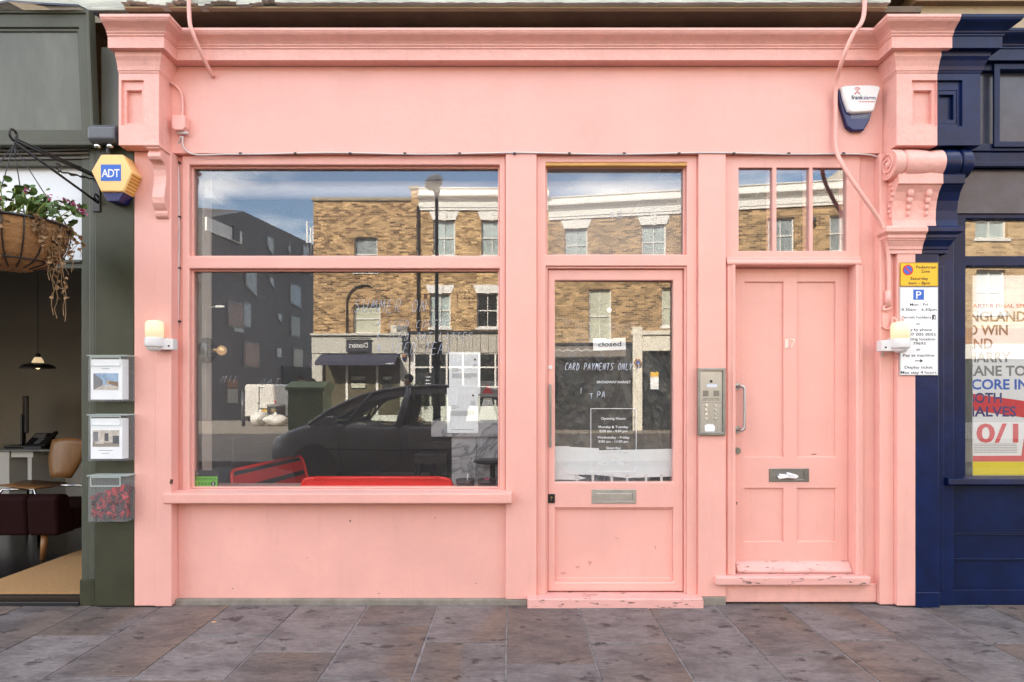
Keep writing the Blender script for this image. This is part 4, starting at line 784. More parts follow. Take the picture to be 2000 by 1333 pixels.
b = MB(); b.prism([(.016,.84),(-.045,.825),(-.05,.79),(-.03,.78),(.016,.78)], 'x', 2.81, 9); b.build('sill', BW, wf, bevel=.004)
b = MB(); b.box(2.868,9,.02,.2,.0,.782); b.box(2.868,9,-.005,.021,.0,.10); b.box(2.868,9,.012,.021,.45,.458); b.box(2.868,9,.010,.021,.462,.468); b.box(2.868,9,.006,.021,.29,.30); b.build('stall_riser', BW, bs, bevel=.004)
MB().box(2.6005, 30, -.05, 8.5, 3.9, 12.6).build('upper_wall', M['brickU'], bs)  # mostly out of view, sized to keep the street in shadow
b = MB(); b.box(2.6,9,.0,.3,3.68,3.9); b.build('lead_roof', M['stoneb'], bs)
b = MB(); b.box(9,30,.0,.3,0,3.9); b.build('shop_wall', BL, bs)
b = MB(); b.box(2.75,9,.2,4,0,.1); b.box(2.75,9,3.9,4,.1,3.2); b.box(2.75,9,.13,4,3.1,3.2); b.box(2.75,2.80,.2,4,.1,3.1); b.box(8.9,9,.2,4,.1,3.1); b.build('interior', M['ceil'], bs)
b = MB(); b.box(2.96, 3.05, .075, .09, .82, 2.215); b.build('inner_lining', M['olive_sign'], bs)
# poster
po = thing('poster', 'large red, white and yellow betting poster in the navy shop window', 'poster', (3.4,.08,.83))
MB().box(3.052, 4.6, .072, .076, .832, 2.16).build('sheet', M['whitepr'], po)
y = .0712; CL = (3.053, 4.59)
b = MB(); b.box(3.053,4.59,y-.0005,y,.835,.925); b.build('yellow_band', M['yelpr'], po)
b = MB(); b.prism([(3.053,1.375),(3.053,1.265),(4.59,1.05),(4.59,1.16)], 'y', y-.0005, y); b.prism([(3.053,.926),(4.59,.926),(4.59,1.12),(3.41,1.21),(3.375,.965),(3.053,.963)], 'y', y-.001, y-.0006); b.build('red_band', M['redpr'], po)
b = MB(); b.text('QUARTER FINAL SPECIAL', 2.985, 1.945, y, .026, .52, 'L', clip=CL); b.build('heading', M['redpr'], po)
def plines(ls, mt, nm):
    b = MB()
    for s_, z, h, w, x0 in ls: b.text(s_, x0, z, y, h, w, 'L', clip=CL, bold=.022)
    b.build(nm, mt, po)
plines([('ENGLAND',1.855,.068,.42,2.985),('TO WIN',1.765,.068,.32,2.965),('AND',1.675,.068,.19,2.995)], M['ink'], 'lettering')
plines([('HARRY',1.585,.068,.285,3.02),('KANE TO',1.495,.068,.40,3.005)], M['grey2'] if 'grey2' in M else M['cableg'], 'lettering')
plines([('SCORE IN',1.405,.068,.42,3.0)], M['bluepr'], 'lettering'); plines([('BOTH',1.315,.068,.225,3.02),('HALVES',1.225,.068,.34,3.0)], M['purplepr'], 'lettering')
plines([('10/1',1.055,.125,.36,2.995)], M['redpr'], 'odds')
b = MB()
for k in range(6): b.box(3.06, 3.35-.01*rng.random(), y-.0006, y, .985+.011*k, .988+.011*k)
b.build('small_print', M['inkg'], po)
# ------------------------------------------------------------------ signs, alarms, lamps, cables on the pink front
YS = -.0565
sg = thing('parking_zone_sign', 'yellow no waiting sign reading Pedestrian Zone Saturday', 'sign', (2.61, YS, 2.06))
MB().box(2.488, 2.735, YS-.003, YS, 2.063, 2.217).build('plate', M['yellow'], sg, bevel=.0008)
y = YS-.0032
b = MB(); b.holed(2.4895,2.7335,2.0645,2.2155,[(2.4925,2.7305,2.0675,2.2125)],y-.0004,y)
b.text('Pedestrian', 2.655, 2.178, y, .0195, .128); b.text('Zone', 2.652, 2.151, y, .0195, .056); b.text('Saturday', 2.612, 2.105, y, .0195, .115); b.text('6am - 8pm', 2.612, 2.076, y, .0195, .138); b.build('lettering', M['ink'], sg)
b = MB(); b.cyl((2.539,y,2.168),(2.539,y-.0006,2.168),.034,n=32); rd = b.build('roundel', M['redpr'], sg)
b = MB(); b.cyl((2.539,y-.0007,2.168),(2.539,y-.0011,2.168),.026,n=32); b.build('roundel_field', M['bluepr'], rd)
b = MB(); b.obox((2.539,y-.0014,2.168), (.030,.0002,.0045), (0,R(45),0)); b.build('roundel_bar', M['redpr'], rd)
sg = thing('parking_hours_sign', 'white parking sign with blue P and ticket times', 'sign', (2.61, YS, 1.5))
MB().box(2.487, 2.7335, YS-.003, YS, 1.493, 2.060).build('plate', M['paper'], sg, bevel=.0008)
b = MB(); b.holed(2.4885,2.732,1.4945,2.0585,[(2.4905,2.730,1.4965,2.0565)],y-.0004,y)
for s_, z, w, cx in (('Mon - Fri',1.938,.115,2.61),('8.30am - 6.30pm',1.906,.225,2.61),('Permit holders',1.857,.19,2.594),('or',1.815,.026,2.605),('Pay by phone',1.777,.165,2.61),('0207 005 0055',1.747,.205,2.615),('Parking location',1.717,.205,2.612),('79693',1.689,.08,2.612),('or',1.651,.026,2.607),('Pay at machine',1.613,.2,2.608),('Display ticket',1.536,.18,2.608),('Max stay 4 hours',1.503,.228,2.608)):
    b.text(s_, cx, z, y, .0185, w)
b.box(2.583,2.622,y-.0006,y,1.583,1.588); b.prism([(2.618,1.574),(2.636,1.5855),(2.618,1.597)], 'y', y-.0006, y)
b.box(2.694,2.716,y-.0006,y,1.849,1.881)
b.build('lettering', M['ink'], sg)
b = MB(); b.box(2.573,2.642,y-.0006,y,1.977,2.043); pp_ = b.build('parking_symbol', M['bluepr'], sg)
b = MB(); b.text('P', 2.608, 1.986, y-.0007, .048, .034); b.text('J', 2.705, 1.855, y-.0007, .02, .010); b.build('symbol_letter', M['whitepr'], pp_)
# white alarm box
al = thing('alarm_box', 'white and navy shield shaped alarm box on the pink fascia', 'alarm', (2.235, -.001, 3.22), 'alarm boxes')
shp = [(2.105,3.30),(2.112,3.345),(2.15,3.358),(2.30,3.362),(2.362,3.355),(2.372,3.34),(2.355,3.29),(2.31,3.14),(2.272,3.075),(2.20,3.073),(2.165,3.10),(2.145,3.16)]
cc = Vector((2.24,3.22))
def ringat(s_, y): return [(cc.x+(u-cc.x)*s_, y, cc.y+(w-cc.y)*s_) for u, w in shp]
b = MB(); b.ring_loft([ringat(1.0,-.001), ringat(1.0,-.028), ringat(.97,-.034)], smooth=False); b.build('base', M['navy'], al, bevel=.004)
front = [(2.114,3.343),(2.14,3.354),(2.30,3.358),(2.358,3.351),(2.368,3.338),(2.352,3.29),(2.325,3.195),(2.31,3.185),(2.185,3.178),(2.160,3.19),(2.130,3.27)]
b = MB(); f2 = [((u-2.24)*.93+2.24,(w-3.27)*.93+3.27) for u, w in front]
b.ring_loft([[(u,-.0285,w) for u, w in front],[(u,-.050,w) for u, w in front],[(u,-.060,w) for u, w in f2]], smooth=False); cv = b.build('cover', M['whitepl'], al, bevel=.004)
b = MB(); b.prism([(2.185,3.176),(2.312,3.182),(2.30,3.15),(2.19,3.145)], 'y', -.050, -.0345); b.build('strobe', M['clear'], al)
y = -.0605
b = MB(); b.text('frank', 2.176, 3.262, y, .028, .075, 'L', clip=None); b.text('frank', 2.1768, 3.262, y, .028, .075, 'L'); b.text('alarms', 2.254, 3.262, y, .026, .078, 'L'); b.build('lettering', M['purplepr'], cv)
b = MB(); b.text('The Security Specialists', 2.222, 3.244, y, .009, .105, 'L'); b.build('strapline', M['redpr'], cv); b = MB()
b.tube([(2.197,y,3.296),(2.214,y,3.313),(2.231,y,3.296)], .003, 5)
for r_ in (.010,.019,.028): b.tube([(2.214+math.cos(a)*r_*.8,y,3.312+math.sin(a)*r_) for a in [.6+k*.24 for k in range(9)]], .0018, 5)
b.build('emblem', M['redpr'], cv)
# wall lamps
x0, z0 = -2.262, 1.70
wl = thing('wall_lamp', 'lit bulkhead wall lamp on the left pink pilaster', 'wall lamp', (x0,-.0455,z0), 'lit bulkhead lamps on the pink pilasters')
b = MB(); b.lathe([(.052,.03),(.053,.085),(.052,.118),(.045,.132),(.028,.138),(.002,.139)], (x0,-.112,z0), n=32); b.build('lamp_shade', M['lampglass'] if 'lampglass' in M else M['lampcov'], wl)
b = MB(); b.lathe([(.002,-.058),(.025,-.056),(.04,-.045),(.044,-.032),(.055,-.026),(.057,.026),(.052,.031),(.002,.031)], (x0,-.112,z0), n=32)
b.prism([(x0+.01,-.112),(x0+.11,-.10),(x0+.11,-.046),(x0-.02,-.046)], 'z', z0-.045, z0+.024); b.build('holder', M['whitepl'], wl, bevel=.004)
MB().cyl((x0+.085,-.101,z0-.022),(x0+.085,-.105,z0-.022),.006,n=10).build('screw', M['ink'], wl)
w2 = dup(wl, (2.452,-.0512,z0-.01), 'lit bulkhead wall lamp overlapping the white parking sign', scale=(-1,1,1))
# intercom
ic = thing('intercom_panel', 'brushed steel door entry intercom between the two pink doors', 'intercom', (1.294,-.0005,1.1))
b = MB(); b.holed(1.203,1.386,1.104,1.541,[(1.222,1.366,1.126,1.521)],-.02,-.0005); b.build('surround', M['dsteel'], ic, bevel=.003)
MB().box(1.2225,1.3655,-.008,-.0006,1.1265,1.5205).build('face_plate', M['steel'], ic)
y = -.0082
b = MB(); b.cyl((1.294,y,1.455),(1.294,y-.002,1.455),.009,n=20); b.build('camera_eye', M['ink'], ic)
b = MB()
for cx in (1.258,1.327):
    for k in range(8): b.box(cx-.019,cx+.019,y-.0006,y,1.358+.0048*k,1.3605+.0048*k)
b.box(1.2245,1.364,y-.0004,y,1.3165,1.3178); b.text('FOR ENTRY PRESS NUMBER', 1.294, 1.341, y, .0055, .105); b.text('REQUIRED AND WAIT FOR REPLY', 1.294, 1.331, y, .0055, .118); b.build('speaker_grille', M['ink'], ic)
MB().box(1.266,1.332,y-.0008,y,1.418,1.437).build('sticker', M['chalk'], ic)
for r_ in range(4):
    for cx in (1.262,1.322): MB().cyl((cx,y,1.301-.029*r_),(cx,y-.006,1.301-.029*r_),.0095,.008,n=18).build('button', M['chrome'], ic)
b = MB(); b.prism([(1.254,1.130),(1.316,1.130),(1.318,1.16),(1.306,1.176),(1.27,1.178),(1.252,1.168)], 'y', y-.0008, y); b.build('torn_sticker', M['paper'], ic)
# painted conduits and cables
def smooth(pts, n=6):
    P_ = [Vector(p) for p in pts]; out = []
    for i in range(len(P_)-1):
        a, b_, c, d = P_[max(i-1,0)], P_[i], P_[i+1], P_[min(i+2,len(P_)-1)]
        for k in range(n):
            t = k/n; out.append(.5*((2*b_)+(c-a)*t+(2*a-5*b_+4*c-d)*t*t+(3*b_-a-3*c+d)*t**3))
    return out+[P_[-1]]
b = MB(); pts = [(X(1687,-.19),-.19,4.02),(X(1687,-.19),-.19,Z(30,-.19)),(X(1665,-.185),-.185,Z(70,-.185)),(X(1645,-.14),-.14,Z(118,-.14)),(X(1633,-.05),-.05,Z(165,-.05)),(X(1632,-.035),-.035,Z(230,-.035)),(X(1633,-.04),-.04,Z(290,-.04)),(X(1650,-.07),-.07,Z(330,-.07)),(X(1690,-.09),-.09,Z(390,-.09)),(X(1722,-.07),-.07,Z(440,-.07)),(X(1734,-.045),-.045,Z(490,-.045)),(X(1736,-.035),-.035,Z(560,-.035)),(X(1736,-.035),-.035,Z(600,-.035))]
b.tube(smooth(pts), .0135, 10); b.cyl((X(1734,-.035),-.035,Z(568,-.035)),(X(1734,-.035),-.035,Z(600,-.035)),.019)
b.tube(smooth([(X(1728,-.03),-.03,Z(598,-.03)),(X(1726,-.04),-.04,Z(606,-.04)),(X(1740,-.045),-.045,Z(602,-.045))],4), .008, 6)
tag(b.build('painted_conduit', M['pinkw'], loc=(X(1734),-.035,1.95)), 'thick pink painted conduit bending down past the white alarm box', 'conduit')
b = MB(); b.tube(smooth([(X(1726,-.02),-.025,Z(612,-.02)),(X(1725,-.02),-.03,Z(640,-.02)),(X(1740,-.04),-.045,Z(640,-.04)),(X(1742,-.04),-.05,Z(622,-.04)),(X(1750,-.05),-.06,Z(628,-.05)),(X(1752,-.05),-.07,Z(645,-.05)),(X(1760,-.05),-.07,Z(636,-.05)),(X(1760,-.05),-.06,Z(620,-.05))]), .007, 6); b.box(X(1722,-.02),X(1735,-.02),-.028,-.016,Z(640,-.02),Z(612,-.02))
tag(b.build('wall_hook', M['pinkold'], loc=(X(1740),-.03,1.75)), 'pink painted iron hook above the right wall lamp', 'hook')
b = MB(); b.tube(smooth([(X(369,-.19),-.19,4.02),(X(370,-.19),-.19,Z(35,-.19)),(X(378,-.18),-.175,Z(70,-.18)),(X(398,-.10),-.10,Z(115,-.10)),(X(418,-.0),-.012,Z(152,0))]), .0125, 10)
tag(b.build('painted_conduit', M['pinkw'], loc=(X(400),-.05,3.5)), 'short pink painted conduit dropping over the left end of the cornice', 'conduit')
jb = thing('junction_box', 'small pink painted junction box at the left end of the fascia', 'junction box', (X(357),-.0005,Z(243)))
b = MB(); x0, x1 = X(340,-.03), X(366,-.03); z0, z1 = Z(258,-.03), Z(229,-.03); b.prism([(x0,z0+.02),(x0+.015,z0),(x1-.015,z0),(x1,z0+.02),(x1,z1),(x0,z1)], 'y', -.06, -.0005); b.build('box', M['pinkw'], jb, bevel=.006)
b = MB(); b.tube(smooth([(X(326,-.02),-.02,Z(157,-.02)),(X(345,-.015),-.015,Z(170,-.015)),(X(356,-.015),-.015,Z(190,-.015)),(X(357,-.02),-.025,Z(230,-.02))]), .0085, 8); b.build('pipe', M['pinkw'], jb)
b = MB(); b.cyl((X(346,-.03),-.03,Z(260,-.03)),(X(367,-.03),-.03,Z(260,-.03)),.009); b.build('gland', M['cable'], jb)
def clips(pts, mb, every=1):
    for p in pts[::every]: mb.obox(p, (.008,.007,.004), (0,0,0))
def cablerun(pts, r, label, clp):
    t = thing('lamp_cable', label, 'cable', pts[0]); MB().tube(smooth(pts,5), r, 7).build('sheath', M['cable'], t)
    b = MB(); 
    for p in clp: b.obox(p, (.009,.008,.005), (0,0,0))
    b.build('clips', M['cableb'], t)
yl = .045
cablerun([(X(353,-.03),-.025,Z(266,-.03)),(X(349,.0),-.0,Z(280)),(X(346,yl),yl,Z(300,yl)),(X(349,yl),yl,Z(340,yl)),(X(350,yl),yl,Z(450,yl)),(X(349,yl),yl,Z(560,yl)),(X(347,yl),yl,Z(660,yl)),(X(346,yl),yl,Z(690,yl)),(X(342,yl-.01),yl-.015,Z(698,yl)),(X(338,yl-.05),yl-.06,Z(688,yl)),(X(334,-.05),-.052,Z(668,-.05)),(X(325,-.05),-.052,Z(660,-.05))], .0055, 'white cable clipped down beside the left edge of the big window',
         [(X(350,yl),yl,Z(p,yl)) for p in (318,424,524,628)])
cablerun([(X(356,-.03),-.025,Z(266,-.03)),(X(360,-.01),-.018,Z(290)),(X(380,-.01),-.006,Z(303))] + [(X(p,-.006),-.006+.0,Z(301+1.6*math.sin(p*.017))) for p in range(440,1700,70)] + [(X(1700,0),.0,Z(303)),(X(1716,.03),.03,Z(314,.03)),(X(1719,.035),.035,Z(340,.035)),(X(1719,.035),.035,Z(500,.035)),(X(1718,.035),.035,Z(640,.035)),(X(1718,.035),.03,Z(695,.035)),(X(1722,.0),-.0,Z(702,0)),(X(1726,-.05),-.055,Z(672,-.05)),(X(1738,-.06),-.065,Z(662,-.06))], .0052, 'white cable clipped along under the fascia and down to the right lamp',
         [(X(p,-.006),-.006,Z(301)) for p in range(470,1690,107)] + [(X(1719,.035),.035,Z(p,.035)) for p in (374,480,578,664)])
# ------------------------------------------------------------------ things on and behind the glass
YG = .0886                                              # just proud of the street side of the panes
YI = .0975
st = thing('hygiene_sticker', 'green and black food hygiene rating sticker with a 5', 'sticker', (X(400,.09), YI, Z(957,.09)))
MB().box(X(373.5,.1), X(427,.1), YI, YI+.001, Z(956.5,.1), Z(919,.1)).build('sheet', M['ink'], st)
y = YI-.0002
MB().box(X(376,.1), X(425,.1), y-.0003, y, Z(953,.1), Z(931,.1)).build('green_panel', M['greenpr'], st)
b = MB(); b.text('FOOD HYGIENE RATING', X(400,.1), Z(936.5,.1), y-.0004, .0095, .155); b.box(X(377,.1),X(424,.1),y-.0006,y-.0004,Z(938.2,.1),Z(937.6,.1))
for k in range(5):
    cx = X(381+7.2*k,.1); b.tube([(cx+math.cos(a)*.0085, y-.0005, Z(945,.1)+math.sin(a)*.0085) for a in [j*.45 for j in range(14)]], .0011, 4, closed=True); b.text(str(k), cx, Z(946.4,.1), y-.0004, .009)
b.cyl((X(417,.1),y-.0004,Z(945,.1)),(X(417,.1),y-.0008,Z(945,.1)),.0155,n=24); b.build('lettering', M['ink'], st)
b = MB(); b.text('5', X(417,.1), Z(947.6,.1), y-.0009, .018); b.text('Food', X(379,.1), Z(922,.1), y, .006, None, 'L'); b.text('Standards', X(379,.1), Z(925,.1), y, .006, None, 'L'); b.text('Agency', X(379,.1), Z(928,.1), y, .006, None, 'L'); b.build('white_lettering', M['whitepr'], st)
def notice(x0, x1, z0, z1, y, label):
    t = thing('paper_notice', label, 'notice', ((x0+x1)/2, y, z0), 'white letters taped inside the big window')
    b = MB(); n = 6; vs = []; fs = []
    for i in range(n+1):
        for j in range(n+1): vs.append((x0+(x1-x0)*i/n, y+.002+.0015*math.sin(i*1.3+j), z0+(z1-z0)*j/n))
    for i in range(n):
        for j in range(n): fs.append((i*(n+1)+j, (i+1)*(n+1)+j, (i+1)*(n+1)+j+1, i*(n+1)+j+1))
    b.add(vs, fs); b.build('sheet', M['paper'], t)
    w, h = x1-x0, z1-z0; yy = y-.0003; b = MB()
    for k in range(4): b.box(x1-.05,x1-.02,yy-.0003,yy,z1-h*(.30+.025*k),z1-h*(.30+.025*k)+.0018)
    for k in range(3): b.box(x0+.02,x0+.06+.02*(k==1),yy-.0003,yy,z1-h*(.40+.03*k),z1-h*(.40+.03*k)+.002)
    for k in range(5): b.box(x0+.02,x1-.02-.04*(k==4),yy-.0003,yy,z1-h*(.52+.024*k),z1-h*(.52+.024*k)+.0018)
    b.box(x0+.025,x1-.03,yy-.0003,yy,z0+.022,z0+.024); b.build('text_lines', M['inkg'], t)
    b = MB(); cx, cz = x1-.035, z1-.05; b.prism([(cx-.010,cz-.006),(cx+.010,cz-.006),(cx,cz+.010)], 'y', yy-.0004, yy); b.build('emblem', M['rust'], t)
notice(X(877,.1), X(938,.1), Z(770,.1), Z(688,.1), YI+.006, 'upper of the two white letters taped inside the window')
notice(X(873,.1), X(934,.1), Z(846,.1), Z(758,.1), YI+.001, 'lower of the two white letters taped inside the window')
# chalk pen handwriting (stroke letters in a unit box)
SF = {'S':[[(.9,.95),(.5,1),(.15,.8),(.4,.55),(.75,.4),(.6,.1),(.1,.0)]],'U':[[(.1,1),(.15,.2),(.45,0),(.75,.2),(.85,1)]],'M':[[(.0,0),(.15,1),(.45,.4),(.75,1),(.9,0)]],'E':[[(.85,1),(.15,.95),(.1,0),(.8,.02)],[(.12,.5),(.65,.52)]],'R':[[(.1,0),(.15,1),(.7,.9),(.6,.5),(.15,.45),(.8,0)]],
 'O':[[(.5,1),(.15,.7),(.2,.15),(.55,0),(.85,.4),(.75,.85),(.5,1)]],'N':[[(.1,0),(.15,1),(.75,0),(.85,1)]],'I':[[(.45,1),(.4,0)]],'C':[[(.85,.9),(.45,1),(.1,.6),(.2,.1),(.8,.05)]],'D':[[(.15,1),(.1,0),(.6,.1),(.85,.55),(.5,.95),(.05,1)]],'F':[[(.85,1),(.15,.97),(.1,0)],[(.12,.5),(.6,.52)]],
 'A':[[(.0,0),(.45,1),(.85,0)],[(.15,.35),(.7,.38)]],'T':[[(.0,.97),(.9,1)],[(.45,1),(.4,0)]],'L':[[(.2,1),(.15,0),(.8,.03)]],'P':[[(.1,0),(.15,1),(.75,.85),(.6,.5),(.12,.45)]],'Y':[[(.1,1),(.45,.5),(.85,1)],[(.45,.5),(.3,0)]],'*':[[(.45,.9),(.45,.2)],[(.1,.75),(.8,.35)],[(.1,.35),(.8,.75)]],'!':[[(.4,1),(.38,.3)],[(.36,.08),(.37,.0)]],')':[[(.2,1),(.6,.6),(.5,.2),(.1,-.1)]],':':[[(.3,.7),(.32,.66)],[(.3,.25),(.32,.2)]],' ':[]}
def hand(b, s_, px, py, ppx, hpx, y, r=.0023, slant=.18, jit=.05):
    for ch_ in s_:
        for stp in SF.get(ch_, []):
            q = [(px+(u+rng.uniform(-jit,jit)+slant*w)*ppx*.78, py-w*hpx+rng.uniform(-jit,jit)*hpx*.5) for u, w in stp]
            b.tube([(X(a,y), y, Z(c,y)) for a, c in (q if len(q) < 3 else [(v.x, v.z) for v in smooth([(a,0,c) for a, c in q], 3)])], r, 5)
        px += ppx
    return b
def hwords(s_, px, py, ppx, hpx, y, r, slant, mt, parent):
    for wd in s_.split(' '):
        b = MB(); hand(b, wd, px, py, ppx, hpx, y, r=r, slant=slant); b.build('strokes', mt, parent); px += ppx*(len(wd)+1)
hw = thing('window_writing', 'pale chalk pen menu of iced coffees handwritten on the big window', 'handwriting', (X(780,.09), YG, Z(700,.09)))
b = MB(); hand(b, 'SUMMER ON', 690, 610, 16, 24, YG, r=.0022, slant=.4); b.build('strokes', M['chalkf'], hw)
for k, s_ in enumerate(('* ICED COFFEE', '* ICED OAT LATTES', '* ICED TEAS')): hwords(s_, 733, 641+24*k+(3 if k == 2 else 0), 11.2 if k < 2 else 13.5, 15 if k < 2 else 22, YG, .0015 if k < 2 else .0021, .4, M['chalkf'], hw)
b = MB(); hand(b, 'MIL K', 430, 748, 12, 14, YG, r=.0011, slant=.6); b.build('faded_strokes', M['faint'], hw); b = MB(); hand(b, 'OAT', 505, 752, 14, 12, YG, r=.0011, slant=.6); b.build('faded_strokes', M['faint'], hw)
YD = .096
hw = thing('door_writing', 'handwritten card payments only notice across the glazed door pane', 'handwriting', (X(1175,.09), YD-.008, Z(720,.09)))
hwords('CARD PAYMENTS ONLY:)', 1103, 723, 7.4, 13, YD-.012, .0020, .3, M['chalk'], hw); b = MB(); hand(b, 'PA', 1166, 777, 9, 12, YD-.012, r=.0018); b.build('strokes', M['chalk'], hw)
for a, c, d, e in ((1135,758,1134,770),(1150,770,1157,769),(1155,769,1154,779)): MB().tube([(X(a,YD),YD-.012,Z(c,YD)),(X(d,YD),YD-.012,Z(e,YD))], .0016, 5).build('strokes', M['chalk'], hw)
# vinyl lettering on door glass
oh = thing('opening_hours', 'white vinyl opening hours panel lettered on the glazed door', 'lettering', (X(1198,.09), YD-.01, Z(900,.09)))
y = YD-.0115
xa, xb, za, zb = X(1153.5,y), X(1243,y), Z(922,y), Z(798,y)
MB().holed(xa, xb, za, zb, [(xa+.0035,xb-.0035,za+.0035,zb-.0035)], y-.0006, y).build('border', M['vinyl'], oh)
cx = X(1198,y)
for s_, py, w in (('Opening Hours',820,48),('Monday & Tuesday',836.5,58),('8:00 am - 4.00 pm',844.5,54),('Wednesday - Friday',857,63),('8:00 am - 11:00 pm',865,58),('Saturday',877.5,28)):
    b = MB(); b.text(s_, cx, Z(py,y), y, .0165, w*(D+y)/F); b.build('letters', M['vinyl'], oh)
b = MB(); b.text('BROADWAY MARKET', X(1199,y), Z(749,y), y, .0165, 66*(D+y)/F); b.build('street_name_letters', M['vinyl'], oh)
for s_, py, w in (('9:00 am - 11:00 pm',886,58),('Sunday',899.5,23),('10:00 am - 11:00 pm',906.5,60)):
    b = MB(); b.text(s_, cx, Z(py,y), y, .0165, w*(D+y)/F); b.build('faint_letters', M['faint'], oh)
b = MB(); b.text('15', X(1205,.095), Z(427,.095), .0975, .046, .075)
tag(b.build('fanlight_number', M['faint'], loc=(X(1205,.1),.0975,Z(427,.1))), 'white numeral 15 lettered on the toplight over the glazed door', 'number')
# closed sign on a sucker
yc = .108
cs = thing('closed_sign', 'small white closed sign hanging inside the glazed door', 'sign', (X(1190,yc), .112, Z(672,yc)))
b = MB(); b.obox((X(1190.5,.12),.124,Z(672.5,.12)), (.109,.0015,.0405), (0,R(-1.6),0)); pl_ = b.build('board', M['paper'], cs)
t = MB(); t.text('closed', 0, 0, .1215, .033, .155); t.v = [(X(1191,.12)+p[0]*math.cos(R(1.6))-p[2]*math.sin(R(1.6)), p[1], Z(677,.12)+p[2]+p[0]*math.sin(R(1.6))) for p in t.v]; t.box(X(1183,.12),X(1197,.12),.1205,.1222,Z(662.5,.12),Z(661.2,.12)); t.build('lettering', M['ink'], pl_)
b = MB(); b.tube([(X(1164,.12),.126,Z(662,.12)),(X(1190,.12),.118,Z(606,.12)),(X(1217,.12),.126,Z(660,.12))], .0008, 4); b.build('cord', M['cableb'], cs)
b = MB(); b.lathe([(.018,0),(.016,-.004),(.008,-.007),(.001,-.008)], (X(1190,.115),.119,Z(606,.115)), 'y', n=24); b.build('sucker', M['lampg'], cs)
# black polythene sheet and papers behind the door glass
from mathutils import noise as mn
b = MB(); nx, nz = 150, 210; vs = []; x0, x1, z0, z1 = .286, 1.068, .93, 1.9
def topz(u): return 1.90 - .05*math.sin(u*3.1) if u < .72 else 1.87 - (u-.72)*1.0
def ridge(p): return 1-abs(mn.noise(p))*2.2
for j in range(nz+1):
    for i in range(nx+1):
        u, w = i/nx, j/nz; z = z0 + (topz(u)-z0)*w; sw = (1-w)*.55
        wx = u + .10*mn.noise(Vector((u*2.1, w*2.7, 4.0)))
        big = mn.noise(Vector(((wx-.5)*(3.4+3*w)+w*1.2*(u-.4), w*1.3, .3)))*1.1
        f1 = ridge(Vector((wx*6.5+w*2.4*(u-.5), w*3.2+u*2.0, 1.7))); f2 = ridge(Vector((u*11-w*5, w*9+u*3, 7.1))); f3 = mn.noise(Vector((u*38, w*44, 2.2))); f4 = ridge(Vector((u*19+w*8, w*21, 3.3)))
        vs.append((x0+(x1-x0)*u, .166+.024*big-.014*f1-.006*f2*(.5+sw)-.002*f4-.0008*f3, z))
b.add(vs, [(j*(nx+1)+i, j*(nx+1)+i+1, (j+1)*(nx+1)+i+1, (j+1)*(nx+1)+i) for j in range(nz) for i in range(nx)], smooth=True)
tag(b.build('black_sheeting', M['bagb'], loc=(.67,.165,.93)), 'crumpled black polythene sheet hung behind the glazed door', 'plastic sheet')
pp_ = thing('masking_paper', 'white paper taped along the foot of the glazed door pane', 'paper', (.67,.13,.8))
def sheet(pts, y, mt, nm):
    b = MB(); b.prism([(X(a,y),Z(c,y)) for a, c in pts], 'y', y, y+.001); b.build(nm, mt, pp_)
sheet([(1082,872),(1112,872),(1112,925),(1145,934),(1130,938),(1082,937)], .136, M['paper'], 'sheet'); sheet([(1109,873),(1170,876),(1170,880),(1315,877),(1315,931),(1222,934),(1165,928),(1107,927)], .131, M['paper'], 'sheet')
b = MB()
for px in (1127,1158,1195,1225,1262,1292): b.box(X(px-2.5,.125),X(px+2.5,.125),.127,.128,Z(942,.125),Z(927,.125))
b.build('tape_strips', M['whitepl'], pp_)
# coffee shop furniture: red slatted benches
def bench(loc, rot, label, ln=1.05, top=.785):
    t = thing('red_bench', label, 'bench', (0,0,0), 'red metal benches in the coffee shop')
    h = ln/2; fr = MB()
    for s_ in (-1, 1):
        fr.tube(smooth([(s_*h,.20,.0),(s_*h,.22,.40),(s_*h,.05,.46),(s_*(h+.0),-.02,.60),(s_*(h-.02),-.07,.80),(s_*(h-.10),-.085,.835)],5), .016, 8)
        fr.tube(smooth([(s_*h,-.02,.0),(s_*h,-.01,.42),(s_*h,.42,.43),(s_*h,.44,.0)],5), .014, 8)
    fr.tube([(-h+.10,-.085,.835),(h-.10,-.085,.835)], .017, 8); fr.build('frame', M['red'], t)
    b = MB(); b.prism([(-.018,.50),(-.040,.625),(-.030,.625),(-.008,.50)], 'x', -h+.01, h-.01); b.prism([(-.048,.675),(-.052-(top-.675)*.16,top),(-.042-(top-.675)*.16,top),(-.038,.675)], 'x', -h+.015, h-.015); b.build('backrest', M['red'], t, bevel=.003)
    b = MB()
    for k in range(4): b.box(-h+.01, h-.01, .03+.1*k, .115+.1*k, .43, .44)
    b.build('seat', M['red'], t, bevel=.003)
    t.location = loc; t.rotation_euler.z = rot; t.scale = (1,.85,.825); return t
bench((X(741,.36), .34, .1), 0, 'bright red metal bench with its back against the window', 1.06, .832)
bench((-2.00, 1.235, .10), R(-97), 'red metal bench standing against the left interior wall', 1.2)
